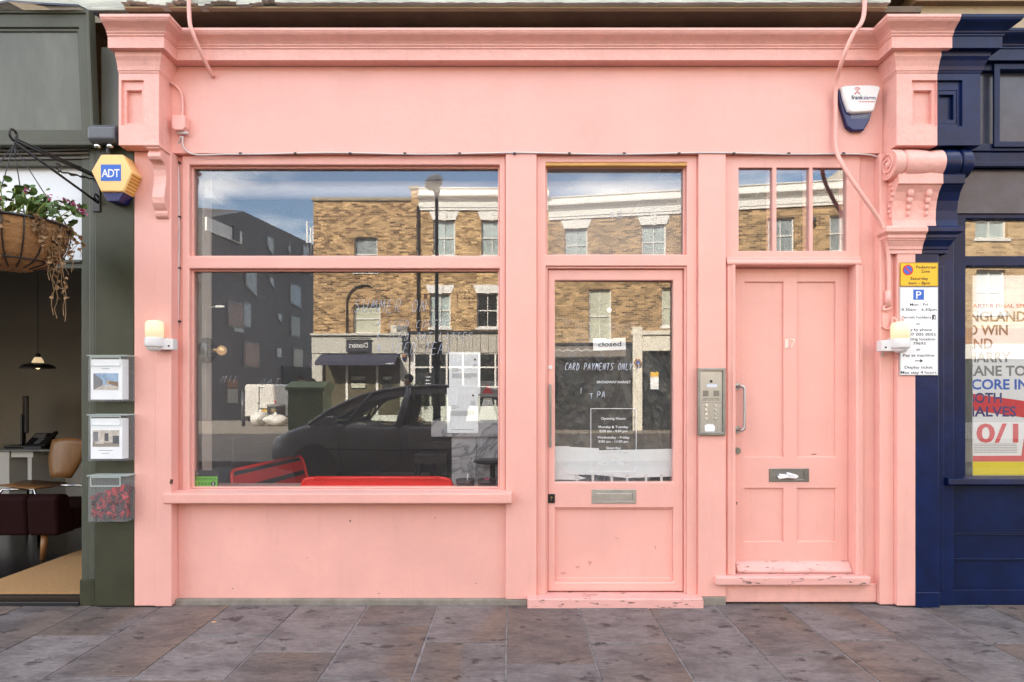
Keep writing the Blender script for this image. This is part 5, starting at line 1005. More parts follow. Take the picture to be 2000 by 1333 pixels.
# marble bar, beer font, stools
Y = 1.3; bt = Z(822, Y)
mb_ = thing('marble_bar', 'grey veined marble bar counter at the right of the big window', 'bar counter', (.1, Y, .1))
MB().box(X(842,Y), 1.2, Y, Y+.75, bt-.14, bt).build('countertop', M['marble'], mb_, bevel=.004)
b = MB(); b.box(X(886,Y)-.02, X(930,Y)-.0035, Y+.03, Y+.7, .1, bt-.141); b.box(X(930,Y)+.0005, 1.2, Y+.03, Y+.7, .1, bt-.141); b.build('counter_front', M['marble'], mb_, bevel=.002)
bf = thing('beer_font', 'grey beer dispensing font with red triangle badge on the bar', 'beer font', (X(955,Y), Y+.2, bt+.001))
yy = Y+.2; sc_ = (D+yy)/F; cx = X(953,yy)
b = MB(); b.ring_loft([[(cx-.085,yy-.07,bt+.001),(cx+.085,yy-.07,bt+.001),(cx+.085,yy+.07,bt+.001),(cx-.085,yy+.07,bt+.001)],[(cx-.035,yy-.04,bt+.20),(cx+.035,yy-.04,bt+.20),(cx+.035,yy+.04,bt+.20),(cx-.035,yy+.04,bt+.20)]], smooth=False); b.build('column', M['alu'], bf, bevel=.004)
b = MB(); b.prism([(cx-.21,bt+.20),(cx+.21,bt+.20),(cx+.21,bt+.30),(cx+.17,bt+.345),(cx-.17,bt+.345),(cx-.21,bt+.30)], 'y', yy-.08, yy+.08); hd = b.build('head', M['greyhd'], bf, bevel=.008)
MB().prism([(cx-.05,bt+.235),(cx+.05,bt+.235),(cx,bt+.315)], 'y', yy-.0825, yy-.0805).build('badge', M['redpr'], hd)
def stool(px, py, Y, label, round_=False):
    x, z = X(px, Y), Z(py, Y); t = thing('bar_stool', label, 'stool', (x, Y, .1), 'black bar stools by the marble bar')
    b = MB()
    if round_: b.lathe([(.002,.0),(.15,.0),(.165,-.012),(.15,-.028),(.002,-.03)], (x,Y,z), n=28)
    else: b.box(x-.15,x+.15,Y-.15,Y+.15,z-.035,z)
    b.build('seat', M['black'], t, bevel=.006)
    if round_:
        MB().cyl((x,Y,.12),(x,Y,z-.03),.022).build('column', M['black'], t); MB().lathe([(.002,.03),(.17,.012),(.175,0),(.002,0)], (x,Y,.1), n=28).build('foot', M['black'], t)
    else:
        for sx in (-1,1):
            for sy in (-1,1): MB().tube([(x+sx*.13,Y+sy*.13,z-.036),(x+sx*.19,Y+sy*.19,.1)], .013, 6).build('leg', M['black'], t)
        b = MB(); b.box(x-.165,x+.165,Y-.17,Y-.155,z-.40,z-.385); b.box(x-.145,x+.145,Y-.145,Y+.145,z-.09,z-.036); b.build('stretcher', M['black'], t)
stool(844, 884, 1.8, 'square black stool in front of the marble bar'); stool(872, 862, 3.3, 'square black stool half hidden behind the marble bar front'); stool(962, 898, 1.2, 'round topped black stool at the right edge of the big window', True)
# ashtrays on the window board
def ashtray(px, label):
    x = X(px,.25); z = .7335; t = thing('ashtray', label, 'ashtray', (x,.25,z), 'glass ashtrays on the window board')
    b = MB(); b.lathe([(.002,.001),(.062,.001),(.066,.05),(.058,.052),(.054,.014),(.002,.012)], (x,.25,z), n=28); b.build('bowl', M['smoke'], t)
    b = MB(); b.lathe([(.002,.0125),(.053,.0135),(.03,.022),(.002,.026)], (x,.25,z), n=16); b.build('ash', M['inkg'], t); return t, x, z
t, x, z = ashtray(909, 'smoked glass ashtray with an upright cigarette end, on the window board'); MB().cyl((x+.012,.25,z+.02),(x+.017,.245,z+.088),.0042,n=10).build('cigarette', M['paper'], t)
t, x, z = ashtray(951, 'smoked glass ashtray holding a pink scrap, on the window board'); b = MB(); b.obox((x,.25,z+.05),(.014,.003,.012),(.4,.6,.2)); b.obox((x+.012,.25,z+.045),(.009,.003,.014),(.9,-.6,.7)); b.build('scrap', M['flower'], t)
# black wall lamp on the left reveal
xw, yw, zw = -2.119, .24, Z(685,.24)
dl = thing('reveal_lamp', 'round black wall light with silvered bulb on the left window reveal', 'wall lamp', (xw,yw,zw))
b = MB(); b.lathe([(.088,0),(.090,.014),(.082,.036),(.058,.056),(.02,.064),(.002,.065)], (xw,yw,zw), 'x', n=32); b.build('backplate', M['dome'], dl)
b = MB(); b.lathe([(.018,.05),(.018,.085),(.002,.086)], (xw,yw,zw), 'x', n=20); b.build('lamp_holder', M['brass'], dl)
MB().ball((xw+.115,yw,zw), .034, 18, 12).build('bulb', M['warmdim'], dl)
# cigarette end on the pavement
yy = -.32; x, z = X(418,yy), .006; b = MB(); b.cyl((x-.012,yy,z),(x+.012,yy+.004,z),.0042,n=10)
tag(b.build('cigarette_end', M['amberpale'], loc=(x,yy,z)), 'cigarette end lying on the paving below the window', 'cigarette end')
# ------------------------------------------------------------------ the far side of the street (seen in the glass)
def VX(px, zt): return (px-1000)*zt/F
def VZ(py, zt): return H+(770-py)*zt/F
def sash(x0, x1, z0, z1, yf, parent, pane, name='window', mid=True, bar=True, sill=True, fr=.055):
    """sash window set back in a wall that faces +y"""
    y = yf-.11; zm = (z0+z1)/2; xm = (x0+x1)/2; b = MB()
    hs = [(x0+fr, xm-.014, z0+fr, zm-.02),(xm+.014, x1-fr, z0+fr, zm-.02),(x0+fr, xm-.014, zm+.02, z1-fr),(xm+.014, x1-fr, zm+.02, z1-fr)] if bar else [(x0+fr,x1-fr,z0+fr,zm-.02),(x0+fr,x1-fr,zm+.02,z1-fr)]
    b.holed(x0, x1, z0, z1, hs, y, y-.07)
    w = b.build(name, M['white'], parent)
    MB().box(x0+.01, x1-.01, y-.06, y-.045, z0+.01, z1-.01).build('pane', pane, w)
    if sill: MB().box(x0-.06, x1+.06, yf-.10, yf+.05, z0-.09, z0-.002).build('sill', M['white'], w)
    return w
def lintel(b, x0, x1, z, h, yf, flare=.16):
    b.prism([(x0-.02, z), (x1+.02, z), (x1+flare, z+h), (x0-flare, z+h)], 'y', yf-.01, yf+.02)
    xm = (x0+x1)/2; b.prism([(xm-.07, z-.03), (xm+.07, z-.03), (xm+.12, z+h+.001), (xm-.12, z+h+.001)], 'y', yf-.01, yf+.045)
ZA = 24.0; YA = RY(ZA)
ax = lambda p: VX(p, ZA); az = lambda p: VZ(p, ZA)
# brown brick house with the blind arch
ha = thing('brick_house', 'plain brown brick house with a blind arch and flat parapet, across the street', 'house', ((ax(612)+ax(818))/2, YA, 0))
x0, x1, zt_ = ax(612), ax(818), az(393); zb = az(655)
wins = [(ax(692), ax(737), az(531), az(462)), (ax(690), ax(743), az(651), az(594))]
b = MB(); b.holed(x0, x1, zb, zt_, [wins[0], wins[1]], YA, YA-.3); b.box(x0, x1, YA-8, YA-.301, -.1, zt_-.001); b.box(x1-.30, x1, YA-.3, YA+.02, zt_-.6, az(370)); b.build('wall', M['brickA'], ha)
b = MB(); b.box(x0-.06, x1-.31, YA-.35, YA+.06, zt_+.001, zt_+.13); b.box(x1-.37, x1+.03, YA-.35, YA+.09, az(370)+.001, az(370)+.10); b.build('coping', M['coping'], ha)
sash(*wins[0], YA, ha, M['bluepane'], bar=False); sash(*wins[1], YA, ha, M['creampane'], bar=False)
b = MB()
cx, cz, r_ = (ax(679)+ax(745))/2, az(594)+.0, (ax(745)-ax(679))/2
for k in range(20):
    a0, a1 = math.pi*k/20, math.pi*(k+1)/20-.03; P_ = lambda a, r2: (cx+math.cos(a)*r2, cz-.02+math.sin(a)*r2*1.05)
    b.prism([P_(a0, r_), P_(a0, r_+.24), P_(a1, r_+.24), P_(a1, r_)], 'y', YA-.01, YA+.014)
for k in range(12):
    u = -1+2*k/12; w_ = ax(737)-ax(692); xm = (ax(692)+ax(737))/2; b.prism([(xm+u*w_*.52, az(462)-.02-.06*u*u),(xm+(u+.15)*w_*.52, az(462)-.02-.06*(u+.15)**2),(xm+(u+.15)*w_*.58, az(462)+.24-.06*u*u),(xm+u*w_*.58, az(462)+.24-.06*u*u)], 'y', YA-.01, YA+.012)
b.build('brick_arch', M['brickC'], ha)
b = MB(); b.prism([(cx+math.cos(math.pi*k/20)*(r_-.001), cz-.02+math.sin(math.pi*k/20)*(r_-.001)*1.05) for k in range(21)] , 'y', YA-.02, YA+.004); b.build('tympanum', M['brickA'], ha)
b = MB(); b.tube([(ax(678),YA+.07,az(655)),(ax(678),YA+.07,cz)] + [(cx+math.cos(math.pi-k*.15)*(r_+.03), YA+.07, cz+math.sin(math.pi-k*.15)*(r_+.03)*1.05) for k in range(14)], .028, 6); b.build('drain_pipe', M['rpipe'], ha)
b = MB(); b.tube([(ax(817),YA+.08,az(405)),(ax(817),YA+.08,az(655))], .055, 8); 
for k in range(5): b.cyl((ax(817),YA+.08,az(440+45*k)),(ax(817),YA+.08,az(444+45*k)), .075)
b.build('drain_pipe', M['rpipe'], ha)
for px in (803, 880): pass
# its estate agent shopfront
b = MB(); b.box(ax(612), ax(798), YA-.1, YA+.22, az(691), az(657)); b.box(ax(612)-.03, ax(800), YA-.1, YA+.32, az(657)+.001, az(653)); b.box(ax(612), ax(632), YA-.1, YA+.18, 0, az(691)-.002); b.box(ax(783), ax(800), YA-.1, YA+.18, 0, az(691)-.002); b.build('shopfront', M['palegrey'], ha)
b = MB(); b.box(ax(632), ax(783), YA-.1, YA+.05, 0, .55); b.build('stall_riser', M['white'], ha)
b = MB()
for px in (678, 737): b.box(ax(px)-.045, ax(px)+.045, YA-.02, YA+.06, .551, az(692))
b.build('mullion', M['white'], ha)
MB().box(ax(632), ax(783), YA+.0, YA+.01, .552, az(692)).build('pane', M['shopint'], ha)
sb_ = thing('shop_sign', 'navy estate agent sign board on the pale grey fascia', 'sign', (ax(703), YA+.22, az(676)))
b = MB(); b.box(ax(680), ax(727), YA+.225, YA+.30, az(688), az(665)); b.box(ax(678),ax(729),YA+.30,YA+.36,az(664),az(662.5)); b.build('board', M['navyb'], sb_)
MB().text('Dexters', ax(703.5), az(680.5), YA+.302, .20, .72, face=1, th=.006).build('lettering', M['whitepr'], sb_)
aw = thing('awning', 'navy canvas awning over the estate agent window', 'awning', (ax(705), YA+.2, az(694)))
b = MB(); b.prism([(YA+.19,az(693)),(YA+.95,az(709)-.0),(YA+.95,az(716)),(YA+.93,az(716)),(YA+.93,az(709)-.03),(YA+.19,az(694.5))], 'x', ax(630), ax(781)); b.build('canopy', M['awn'], aw)
MB().text('Dexters', ax(771), az(714), YA+.951, .075, .30, face=1, th=.004).build('lettering', M['whitepr'], aw)
a2 = thing('awning', 'small folded navy awning at the left corner of the brown brick house', 'awning', (ax(606), YA-.3, az(700)))
MB().prism([(ax(612)-.005,az(693)),(ax(600),az(712)),(ax(600),az(717)),(ax(612)-.005,az(717))], 'y', YA-1.6, YA-.2).build('canopy', M['awn'], a2)
for k, px in enumerate((700, 757)):
    wd = thing('window_display', ('larger' if k == 0 else 'smaller') + ' lit property display hanging in the estate agent window', 'display', (ax(px), YA+.03, az(745)), 'property displays')
    b = MB(); w_ = .30 if k == 0 else .2; b.box(ax(px)-w_,ax(px)+w_,YA+.012,YA+.03,az(760),az(733)); b.build('frame', M['ink'], wd)
    b = MB(); b.box(ax(px)-w_+.03,ax(px)+w_-.03,YA+.031,YA+.034,az(743),az(735.5)); 
    if k == 0: b.box(ax(px)-w_+.03,ax(px)+w_-.03,YA+.031,YA+.034,az(758),az(749))
    b.build('cards', M['creampane'], wd)
# air conditioner on the shop roof edge
ac = thing('air_conditioner', 'beige air conditioner on the ledge beside the black drain pipe', 'air conditioner', (ax(782), YA+.1, az(652)))
MB().box(ax(766), ax(797), YA+.01, YA+.31, az(652.5), az(637)).build('case', M['cream'], ac, bevel=.02); b = MB()
for k in range(9): b.box(ax(777), ax(796), YA+.311, YA+.318, az(650)+.028*k, az(650)+.028*k+.014)
b.build('grille', M['greypl'], ac)
# middle house: white cornice, sash windows, boarded fascia
hm = thing('brick_house', 'yellow brick house with white cornice and a plank shop fascia, behind the lamp post', 'house', ((ax(820)+ax(1066))/2, YA, 0))
x0, x1 = ax(818)+.004, ax(1072); ztop = az(412)
W2 = [(ax(846), ax(889), az(499), az(430)), (ax(940), ax(983), az(499), az(430))]; W1 = [(ax(839), ax(880), az(640), az(573)), (ax(931.5), ax(973), az(640), az(573))]
b = MB(); b.holed(x0, x1, 0, ztop, W2+W1, YA+.004, YA-.3); b.box(x0, x1, YA-8, YA-.301, -.1, ztop-.001); b.build('wall', M['brickB'], hm)
def corn(b, x0, x1, za, zb, yf):
    h = zb-za; b.prism([(yf,za),(yf+.07,za),(yf+.07,za+.10*h),(yf+.10,za+.12*h),(yf+.10,za+.36*h),(yf+.16,za+.44*h),(yf+.30,za+.58*h),(yf+.30,za+.66*h),(yf+.10,za+.70*h),(yf+.10,za+h*.96),(yf+.16,za+h*.97),(yf+.16,za+h),(yf-.3,za+h),(yf-.3,za)], 'x', x0, x1); return b
corn(MB(), x0+.004, x1, ztop+.001, az(369), YA+.004).build('cornice', M['white'], hm)
b = MB()
for (a, c, d, e) in W2: lintel(b, a, c, e, az(411)-az(429), YA+.004)
for (a, c, d, e) in W1: lintel(b, a, c, e, .32, YA+.004)
b.build('lintel', M['white'], hm)
for w in W2: sash(*w, YA+.004, hm, M['netpane'])
sash(*W1[0], YA+.004, hm, M['netpane']); sash(*W1[1], YA+.004, hm, M['darkpane'])
b = MB()
for px, p0, p1 in ((916,565,598),(908,570,585),(893,575,600)): b.box(ax(px)-.012, ax(px)+.012, YA+.004, YA+.022, az(p1), az(p0))
b.box(ax(828),ax(834),YA+.004,YA+.02,az(583),az(575)); b.build('wall_ties', M['rust'], hm)
b = MB(); n = 17
for k in range(n): 
    a = ax(803)+(ax(1060)-ax(803))*k/n; c = ax(803)+(ax(1060)-ax(803))*(k+1)/n; b.box(a+.008, c-.008, YA+.01, YA+.20+.01*(k % 2), az(690), az(653))
b.build('plank_fascia', M['planks'], hm)
b = MB(); b.box(ax(800),ax(1062),YA+.005,YA+.26,az(653)+.002,az(648)); b.box(ax(803),ax(1060),YA+.005,YA+.12,az(690)-.02,az(690)-.002); b.build('fascia_cap', M['ink'], hm)
MB().text('BACH', ax(832), az(681.5), YA+.212, .17, .46, face=1, th=.004).build('lettering', M['inkg'], hm)
b = MB(); xs_ = [ax(803), ax(1060)]
hs = []
for k in range(6):
    a = ax(812)+k*.63
    for z0, z1 in ((.9,1.62),(1.68,2.38),(2.44,2.92)): hs.append((a, a+.56, z0, z1))
b.holed(ax(803), ax(1060), 0, az(690)-.021, hs, YA+.16, YA+.08); b.build('shop_window', M['white'], hm)
MB().box(ax(806), ax(1058), YA+.09, YA+.10, .85, 2.95).build('pane', M['darkpane'], hm)
pt = thing('potted_plant', 'leafy green plant in the window of the plank fronted shop', 'plant', (ax(815), YA+.35, 0))
b = MB()
for k in range(70):
    c = Vector((ax(816)+rng.uniform(-.28,.28), YA+.42+rng.uniform(-.12,.12), 1.3+rng.uniform(-.4,.45))); b.obox(c, (.02,.004,.12), (rng.uniform(-.8,.8),rng.uniform(-1.1,1.1),rng.uniform(0,3)))
b.build('foliage', M['leaf'], pt)
b = MB(); b.lathe([(.16,0),(.2,.5),(.18,.5),(.15,.1)], (ax(816),YA+.42,-.008), n=16); b.cyl((ax(816),YA+.42,.3),(ax(816),YA+.42,1.2),.02); b.build('pot', M['brickC'], pt)
cb = thing('chalkboard', 'black chalkboard menu in the window of the plank fronted shop', 'chalkboard', (ax(838), YA+.17, 1.6))
b = MB(); b.box(ax(829), ax(846), YA+.165, YA+.19, 1.3, 2.2); b.build('board', M['ink'], cb); b = MB()
for k in range(5): b.box(ax(832), ax(843)-.05*(k % 2), YA+.191, YA+.193, 1.5+.13*k, 1.53+.13*k)
b.build('chalk_lines', M['chalk'], cb)
rl = thing('red_lantern', 'small red lantern hanging by the plank fronted shop window', 'lantern', (ax(857), YA+.4, 1.72))
b = MB(); b.lathe([(.04,-.12),(.09,-.09),(.1,0),(.09,.09),(.04,.12)], (ax(857),YA+.4,1.72), n=18); b.build('shade', M['redpr'], rl); b = MB(); b.tube([(ax(857),YA+.4,1.84),(ax(857),YA+.4,2.1),(ax(857),YA+.16,2.1)],.008,5); b.build('bracket', M['black'], rl)
hs_ = thing('hanging_sign', 'dark projecting shop sign on the pier between the two brick houses', 'sign', (ax(793), YA+.2, az(680)))
b = MB(); b.box(ax(793)-.03, ax(793)+.03, YA+.23, YA+.72, az(688), az(662)); b.build('board', M['ink'], hs_); b = MB(); b.box(ax(793)-.02,ax(793)+.02,YA+.18,YA+.75,az(661),az(659.5)); b.build('arm', M['black'], hs_)
ca = thing('alarm_box', 'small red and navy alarm box on the pier under the projecting sign', 'alarm', (ax(791), YA+.18, az(697)), 'alarm boxes')
b = MB(); b.box(ax(788),ax(794.5),YA+.181,YA+.28,az(699),az(692)); b.build('cover', M['orange'], ca); b = MB(); b.prism([(ax(788),az(699)-.002),(ax(794.5),az(699)-.002),(ax(793),az(705)),(ax(789),az(705))],'y',YA+.185,YA+.27); b.build('beacon', M['navy'], ca)
# right hand house turned slightly, dark shopfront below
ang = R(-10.5); org = Vector((ax(1072), YA+.0, 0))
hr = thing('brick_house', 'dark brick house with white cornice and black shopfront, turned slightly to the street', 'house', (0,0,0))
Lr = 11.6; yf = 0.0
W2 = [(.62,1.50,6.5,7.8),(3.55,4.45,6.5,7.8),(5.45,6.35,6.5,7.8),(8.05,8.95,6.5,7.8),(10.15,10.95,6.5,7.8)]; W1 = [(2.5,3.35,3.35,5.4),(5.25,6.15,3.95,5.4),(7.4,8.25,3.95,5.4),(9.5,10.35,3.95,5.4)]
b = MB(); b.holed(0, Lr, 0, 8.15, W2+W1, yf, -.3); b.box(0, Lr, -8, -.301, -.1, 8.149); b.build('wall', M['brickC'], hr)
corn(MB(), .0, Lr+.1, 8.151, 9.02, yf).build('cornice', M['white'], hr)
b = MB()
for k, (a, c, d, e) in enumerate(W2[:3]): lintel(b, a, c, e, .34, yf)
b.build('lintel', M['white'], hr)
for k, w in enumerate(W2): sash(*w, yf, hr, M['netpane'] if k < 3 else M['bluepane'])
for w in W1: sash(*w, yf, hr, M['creampane'])
b = MB(); b.box(.1, 4.1, .005, .25, 2.75, 3.25); b.box(.1,.45,.005,.3,0,2.749); b.box(3.7,4.1,.005,.3,0,2.749); b.box(.451,3.699,.005,.12,0,.6); b.box(.1,4.15,.005,.34,3.251,3.33); b.build('shopfront', M['ink'], hr)
b = MB(); b.box(.3,3.9,.251,.27,2.8,3.2); fb_ = b.build('fascia_board', M['taupebd'], hr)
b = MB(); pts = [Vector((.9+.12*k, .276, 3.05+.05*math.sin(k*2.1)*(1 if k % 3 else .4))) for k in range(20)]; b.tube(smooth([tuple(p) for p in pts],4), .012, 5); b.box(.7,3.5,.271,.275,3.035,3.045); b.build('script_flourish', M['whitepr'], fb_)
MB().box(.451, 3.699, .02, .03, .601, 2.749).build('pane', M['darkpane'], hr)
b = MB(); b.box(4.15,11.6,.005,.28,3.0,3.6); b.box(4.15,4.5,.005,.34,0,3.9); b.box(5.6,5.85,.005,.3,0,2.999); b.box(8,8.25,.005,.3,0,2.999); b.box(4.1,11.6,.005,.36,3.601,3.75); b.build('white_shopfront', M['cream'], hr)
b = MB(); b.box(4.501,11.5,.01,.02,.0,2.999); b.build('shop_pane', M['darkpane'], hr)
hr.location = org; hr.rotation_euler.z = -ang*-1 if False else R(10.5)
rotR = Matrix.Rotation(R(10.5), 4, 'Z')
def onR(x, y, z): return org + rotR.to_3x3() @ Vector((x, y, z))
p = onR(4.33,.345,2.55); ob = thing('alarm_box', 'orange hexagonal alarm box on the cream shop pilaster across the street', 'alarm', tuple(p), 'alarm boxes')
b = MB(); b.prism([(math.cos(a)*.15, math.sin(a)*.15) for a in [k*math.pi/3 for k in range(6)]], 'y', 0, .1); b.v = [tuple(Vector(q)+p) for q in b.v]; b.build('cover', M['orange'], ob); b = MB(); b.box(p.x-.07,p.x+.07,p.y+.101,p.y+.105,p.z-.05,p.z+.05); b.build('badge', M['bluepr'], ob); ob.rotation_euler.z = R(10.5)
p = onR(4.95,.30,1.9); sg = thing('parking_sign', 'yellow and white parking sign on the cream shopfront across the street', 'sign', tuple(p))
b = MB(); b.box(p.x-.15,p.x+.15,p.y,p.y+.01,p.z-.35,p.z+.3); b.build('plate', M['paper'], sg); b = MB(); b.box(p.x-.15,p.x+.15,p.y+.0105,p.y+.013,p.z+.12,p.z+.3); b.build('yellow_panel', M['yellow'], sg); sg.rotation_euler.z = R(10.5)
sp_ = thing('security_camera', 'dark security camera high on the dark brick house between two windows', 'camera', tuple(onR(9.5,.0,7.6)))
p = sp_.location; b = MB(); b.ball((p.x,p.y+.18,p.z), .12, 12, 8); b.build('dome', M['greypl'], sp_); b = MB(); b.tube([(p.x,p.y,p.z+.1),(p.x,p.y+.18,p.z+.1)],.03,8); b.build('arm', M['whitepl'], sp_)
# tan brick house standing forward on the right
e_ = onR(Lr, 0, 0); xt0 = e_.x+.02; YT = RY(19.0); dep = YT-e_.y
tx = lambda p: VX(p, 19.0); tz = lambda p: VZ(p, 19.0)
ht = thing('brick_house', 'tan brick house standing forward of the row, with white sash windows', 'house', (xt0, YT, 0))
Wt = [(tx(1904), tx(1962), tz(612), tz(528)), (tx(1902), tx(1965), tz(467), tz(398))]
Wt += [(a+1.75, c+1.75, d, e) for a, c, d, e in Wt]
b = MB(); b.holed(xt0+.3, xt0+9, 0, 9.2, Wt, YT, YT-.3); b.build('wall', M['brickD'], ht)
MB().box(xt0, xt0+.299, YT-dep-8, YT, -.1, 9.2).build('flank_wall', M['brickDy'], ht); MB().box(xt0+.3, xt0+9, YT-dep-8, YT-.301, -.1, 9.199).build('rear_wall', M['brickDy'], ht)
b = MB(); b.sweep([(xt0, YT-dep-8), (xt0, YT), (xt0+9, YT)][::-1], [(0,9.201),(.1,9.201),(.3,9.6),(.3,9.7),(.12,9.75),(.12,10.1),(0,10.12)]) if False else b.sweep([(xt0, YT-dep-6), (xt0, YT), (xt0+9, YT)], [(0,9.201),(-.1,9.201),(-.3,9.6),(-.3,9.7),(-.12,9.75),(-.12,10.1),(0,10.12)]); b.build('cornice', M['cream'], ht)
for w in Wt: sash(*w, YT, ht, M['netpane'])
b = MB(); b.tube([(xt0-.1,YT-dep+.6,9.1),(xt0-.1,YT-dep+.6,0)], .06, 8); b.box(xt0-.22,xt0-.001,YT-dep+.45,YT-dep+.75,8.7,9.1); b.build('drain_pipe', M['rpipe'], ht)
b = MB(); b.box(xt0+.3,xt0+9,YT+.001,YT+.2,2.45,2.9); b.box(xt0+.3,xt0+.8,YT+.001,YT+.2,0,2.449); b.box(xt0+.8,xt0+9,YT+.001,YT+.15,0,.5); b.build('shopfront', M['white'], ht)
MB().box(xt0+.801,xt0+9,YT+.002,YT+.02,.501,2.449).build('shop_pane', M['darkpane'], ht)
MB().box(xt0+.31,xt0+9,YT-.0,YT+.03,2.9,3.4).build('brick_band', M['orange'], ht)
# dark modern block beyond the side street, on the left
gb_ = thing('dark_clad_building', 'dark grey clad modern block with small skewed windows beyond the side street', 'building', (-17, RY(40), 0))
def V3(px, py, zt): return Vector((VX(px, zt), RY(zt), VZ(py, zt)))
Q0, Q1, Q3 = (-26.0, 35.2), (VX(412,34.5), 34.5), (VX(613,46.0), 46.0)
_k = (475-1000)/F; _t = (_k*Q1[1]-Q1[0])/((Q3[0]-Q1[0])-_k*(Q3[1]-Q1[1])); Q2 = (Q1[0]+(Q3[0]-Q1[0])*_t, Q1[1]+(Q3[1]-Q1[1])*_t)
def zp(px, py, zt): return VZ(py, zt)
tops = [VZ(412,35.2), VZ(424,34.5), VZ(413,Q2[1]), VZ(479,46.0)]
pl = [Q0, Q1, Q2, Q3]
b = MB()
for i in (1, 2):
    (xa, za), (xb, zb_) = pl[i], pl[i+1]; b.add([(xa,RY(za),-.15),(xb,RY(zb_),-.15),(xb,RY(zb_),tops[i+1]),(xa,RY(za),tops[i])], [(0,1,2,3)])
b.add([(Q3[0],RY(Q3[1]),-.15),(Q3[0]-14,RY(56),-.15),(Q3[0]-14,RY(56),tops[3]),(Q3[0],RY(Q3[1]),tops[3])], [(0,1,2,3)])
b.add([(Q1[0],RY(Q1[1]),tops[1]),(Q2[0],RY(Q2[1]),tops[2]),(Q3[0],RY(Q3[1]),tops[3]),(Q3[0]-14,RY(56),tops[3]),(-26,RY(50),tops[1])], [(0,1,2,3,4)])
b.build('cladding', M['clad'], gb_, norm=False)
b = MB(); b.add([(Q0[0],RY(Q0[1]),-.15),(Q1[0]-.01,RY(Q1[1]),-.15),(Q1[0]-.01,RY(Q1[1]),tops[1]),(Q0[0],RY(Q0[1]),tops[0]),(Q2[0],RY(Q2[1])+.02,tops[2]+.02),(Q0[0],RY(Q0[1]),tops[2]+.1)], [(0,1,2,3),(3,2,4,5)]); b.build('sunny_facet_cladding', M['cladsun'], gb_, norm=False)  # facet facing the sun, tone lowered to suit that light
def on_face(px, i):
    (xa, za), (xb, zb_) = pl[i], pl[i+1]; k = (px-1000)/F; t = (k*za-xa)/((xb-xa)-k*(zb_-za)); return xa+(xb-xa)*t, za+(zb_-za)*t
for (p0, p1, q0, q1, i, mt, sk) in ((520,533,460,500,2,'bluepane',.5),(561,566,480,497,2,'bluepane',.5),(590,602,478,500,2,'bluepane',0),(478,501,515,576,2,'bluepane',.25),(525,534,541,563,2,'bluepane',.5),(565,587,553,600,2,'bluepane',.15),(443,474,586,638,1,'redpane',0),(474,489,588,640,2,'bluepane',0),(541,549,612,631,2,'bluepane',.4),(566,585,615,658,2,'darkpane',0),(475,506,666,718,2,'redpane',0),(539,549,679,699,2,'bluepane',0),(571,591,679,720,2,'darkpane',0),(455,475,640,648,1,'bluepane',0)):
    xa, za = on_face(p0, i); xb, zb_ = on_face(p1, i)
    z00, z10 = VZ(q1, za), VZ(q0, za); h_ = z10-z00; o_ = .05
    def P4(x, zt, z, o): return (x+o, RY(zt)+o*.15, z)
    b = MB(); lo = z00; A, Bq = P4(xa,za,lo+h_*sk,o_), P4(xb,zb_,lo,o_); C, E = P4(xb,zb_,z10,o_), P4(xa,za,z10,o_)
    i2 = [P4(xa,za,lo+h_*sk,-.2), P4(xb,zb_,lo,-.2), P4(xb,zb_,z10,-.2), P4(xa,za,z10,-.2)]
    b.add([A,Bq,C,E]+i2, [(0,1,2,3),(7,6,5,4),(0,4,5,1),(1,5,6,2),(2,6,7,3),(3,7,4,0)])
    w = b.build('window', M['winframe'], gb_)
    cen = (Vector(A)+Vector(Bq)+Vector(C)+Vector(E))/4; sh = Vector((.02,.003,0))
    b = MB(); fr = [cen+(Vector(v)-cen)*.86+sh for v in (A,Bq,C,E)]; bk = [v-Vector((.03,.0,0)) for v in fr]
    b.add(fr+bk, [(0,1,2,3),(7,6,5,4),(0,4,5,1),(1,5,6,2),(2,6,7,3),(3,7,4,0)]); b.build('pane', M[mt], w)
b = MB(); xa, za = on_face(436, 1); b.obox((xa+.06,RY(za),VZ(452,za)), (.06,1.6,.38), (0,0,math.atan2(Q3[0]-Q1[0], Q3[1]-Q1[1]))); b.build('vent_cover', M['white'], gb_)
b = MB(); xa, za = on_face(456, 1); b.obox((xa+.1,RY(za),VZ(457,za)), (.1,.3,.40), (0,0,math.atan2(Q3[0]-Q1[0], Q3[1]-Q1[1]))); b.build('wall_lantern', M['black'], gb_)
b = MB(); xa, za = on_face(584, 2); b.obox((xa+.05,RY(za)+.1,1.6), (.05,2.2,1.7), (0,0,math.atan2(Q3[0]-Q1[0], Q3[1]-Q1[1]))); b.build('dark_entrance', M['ink'], gb_)
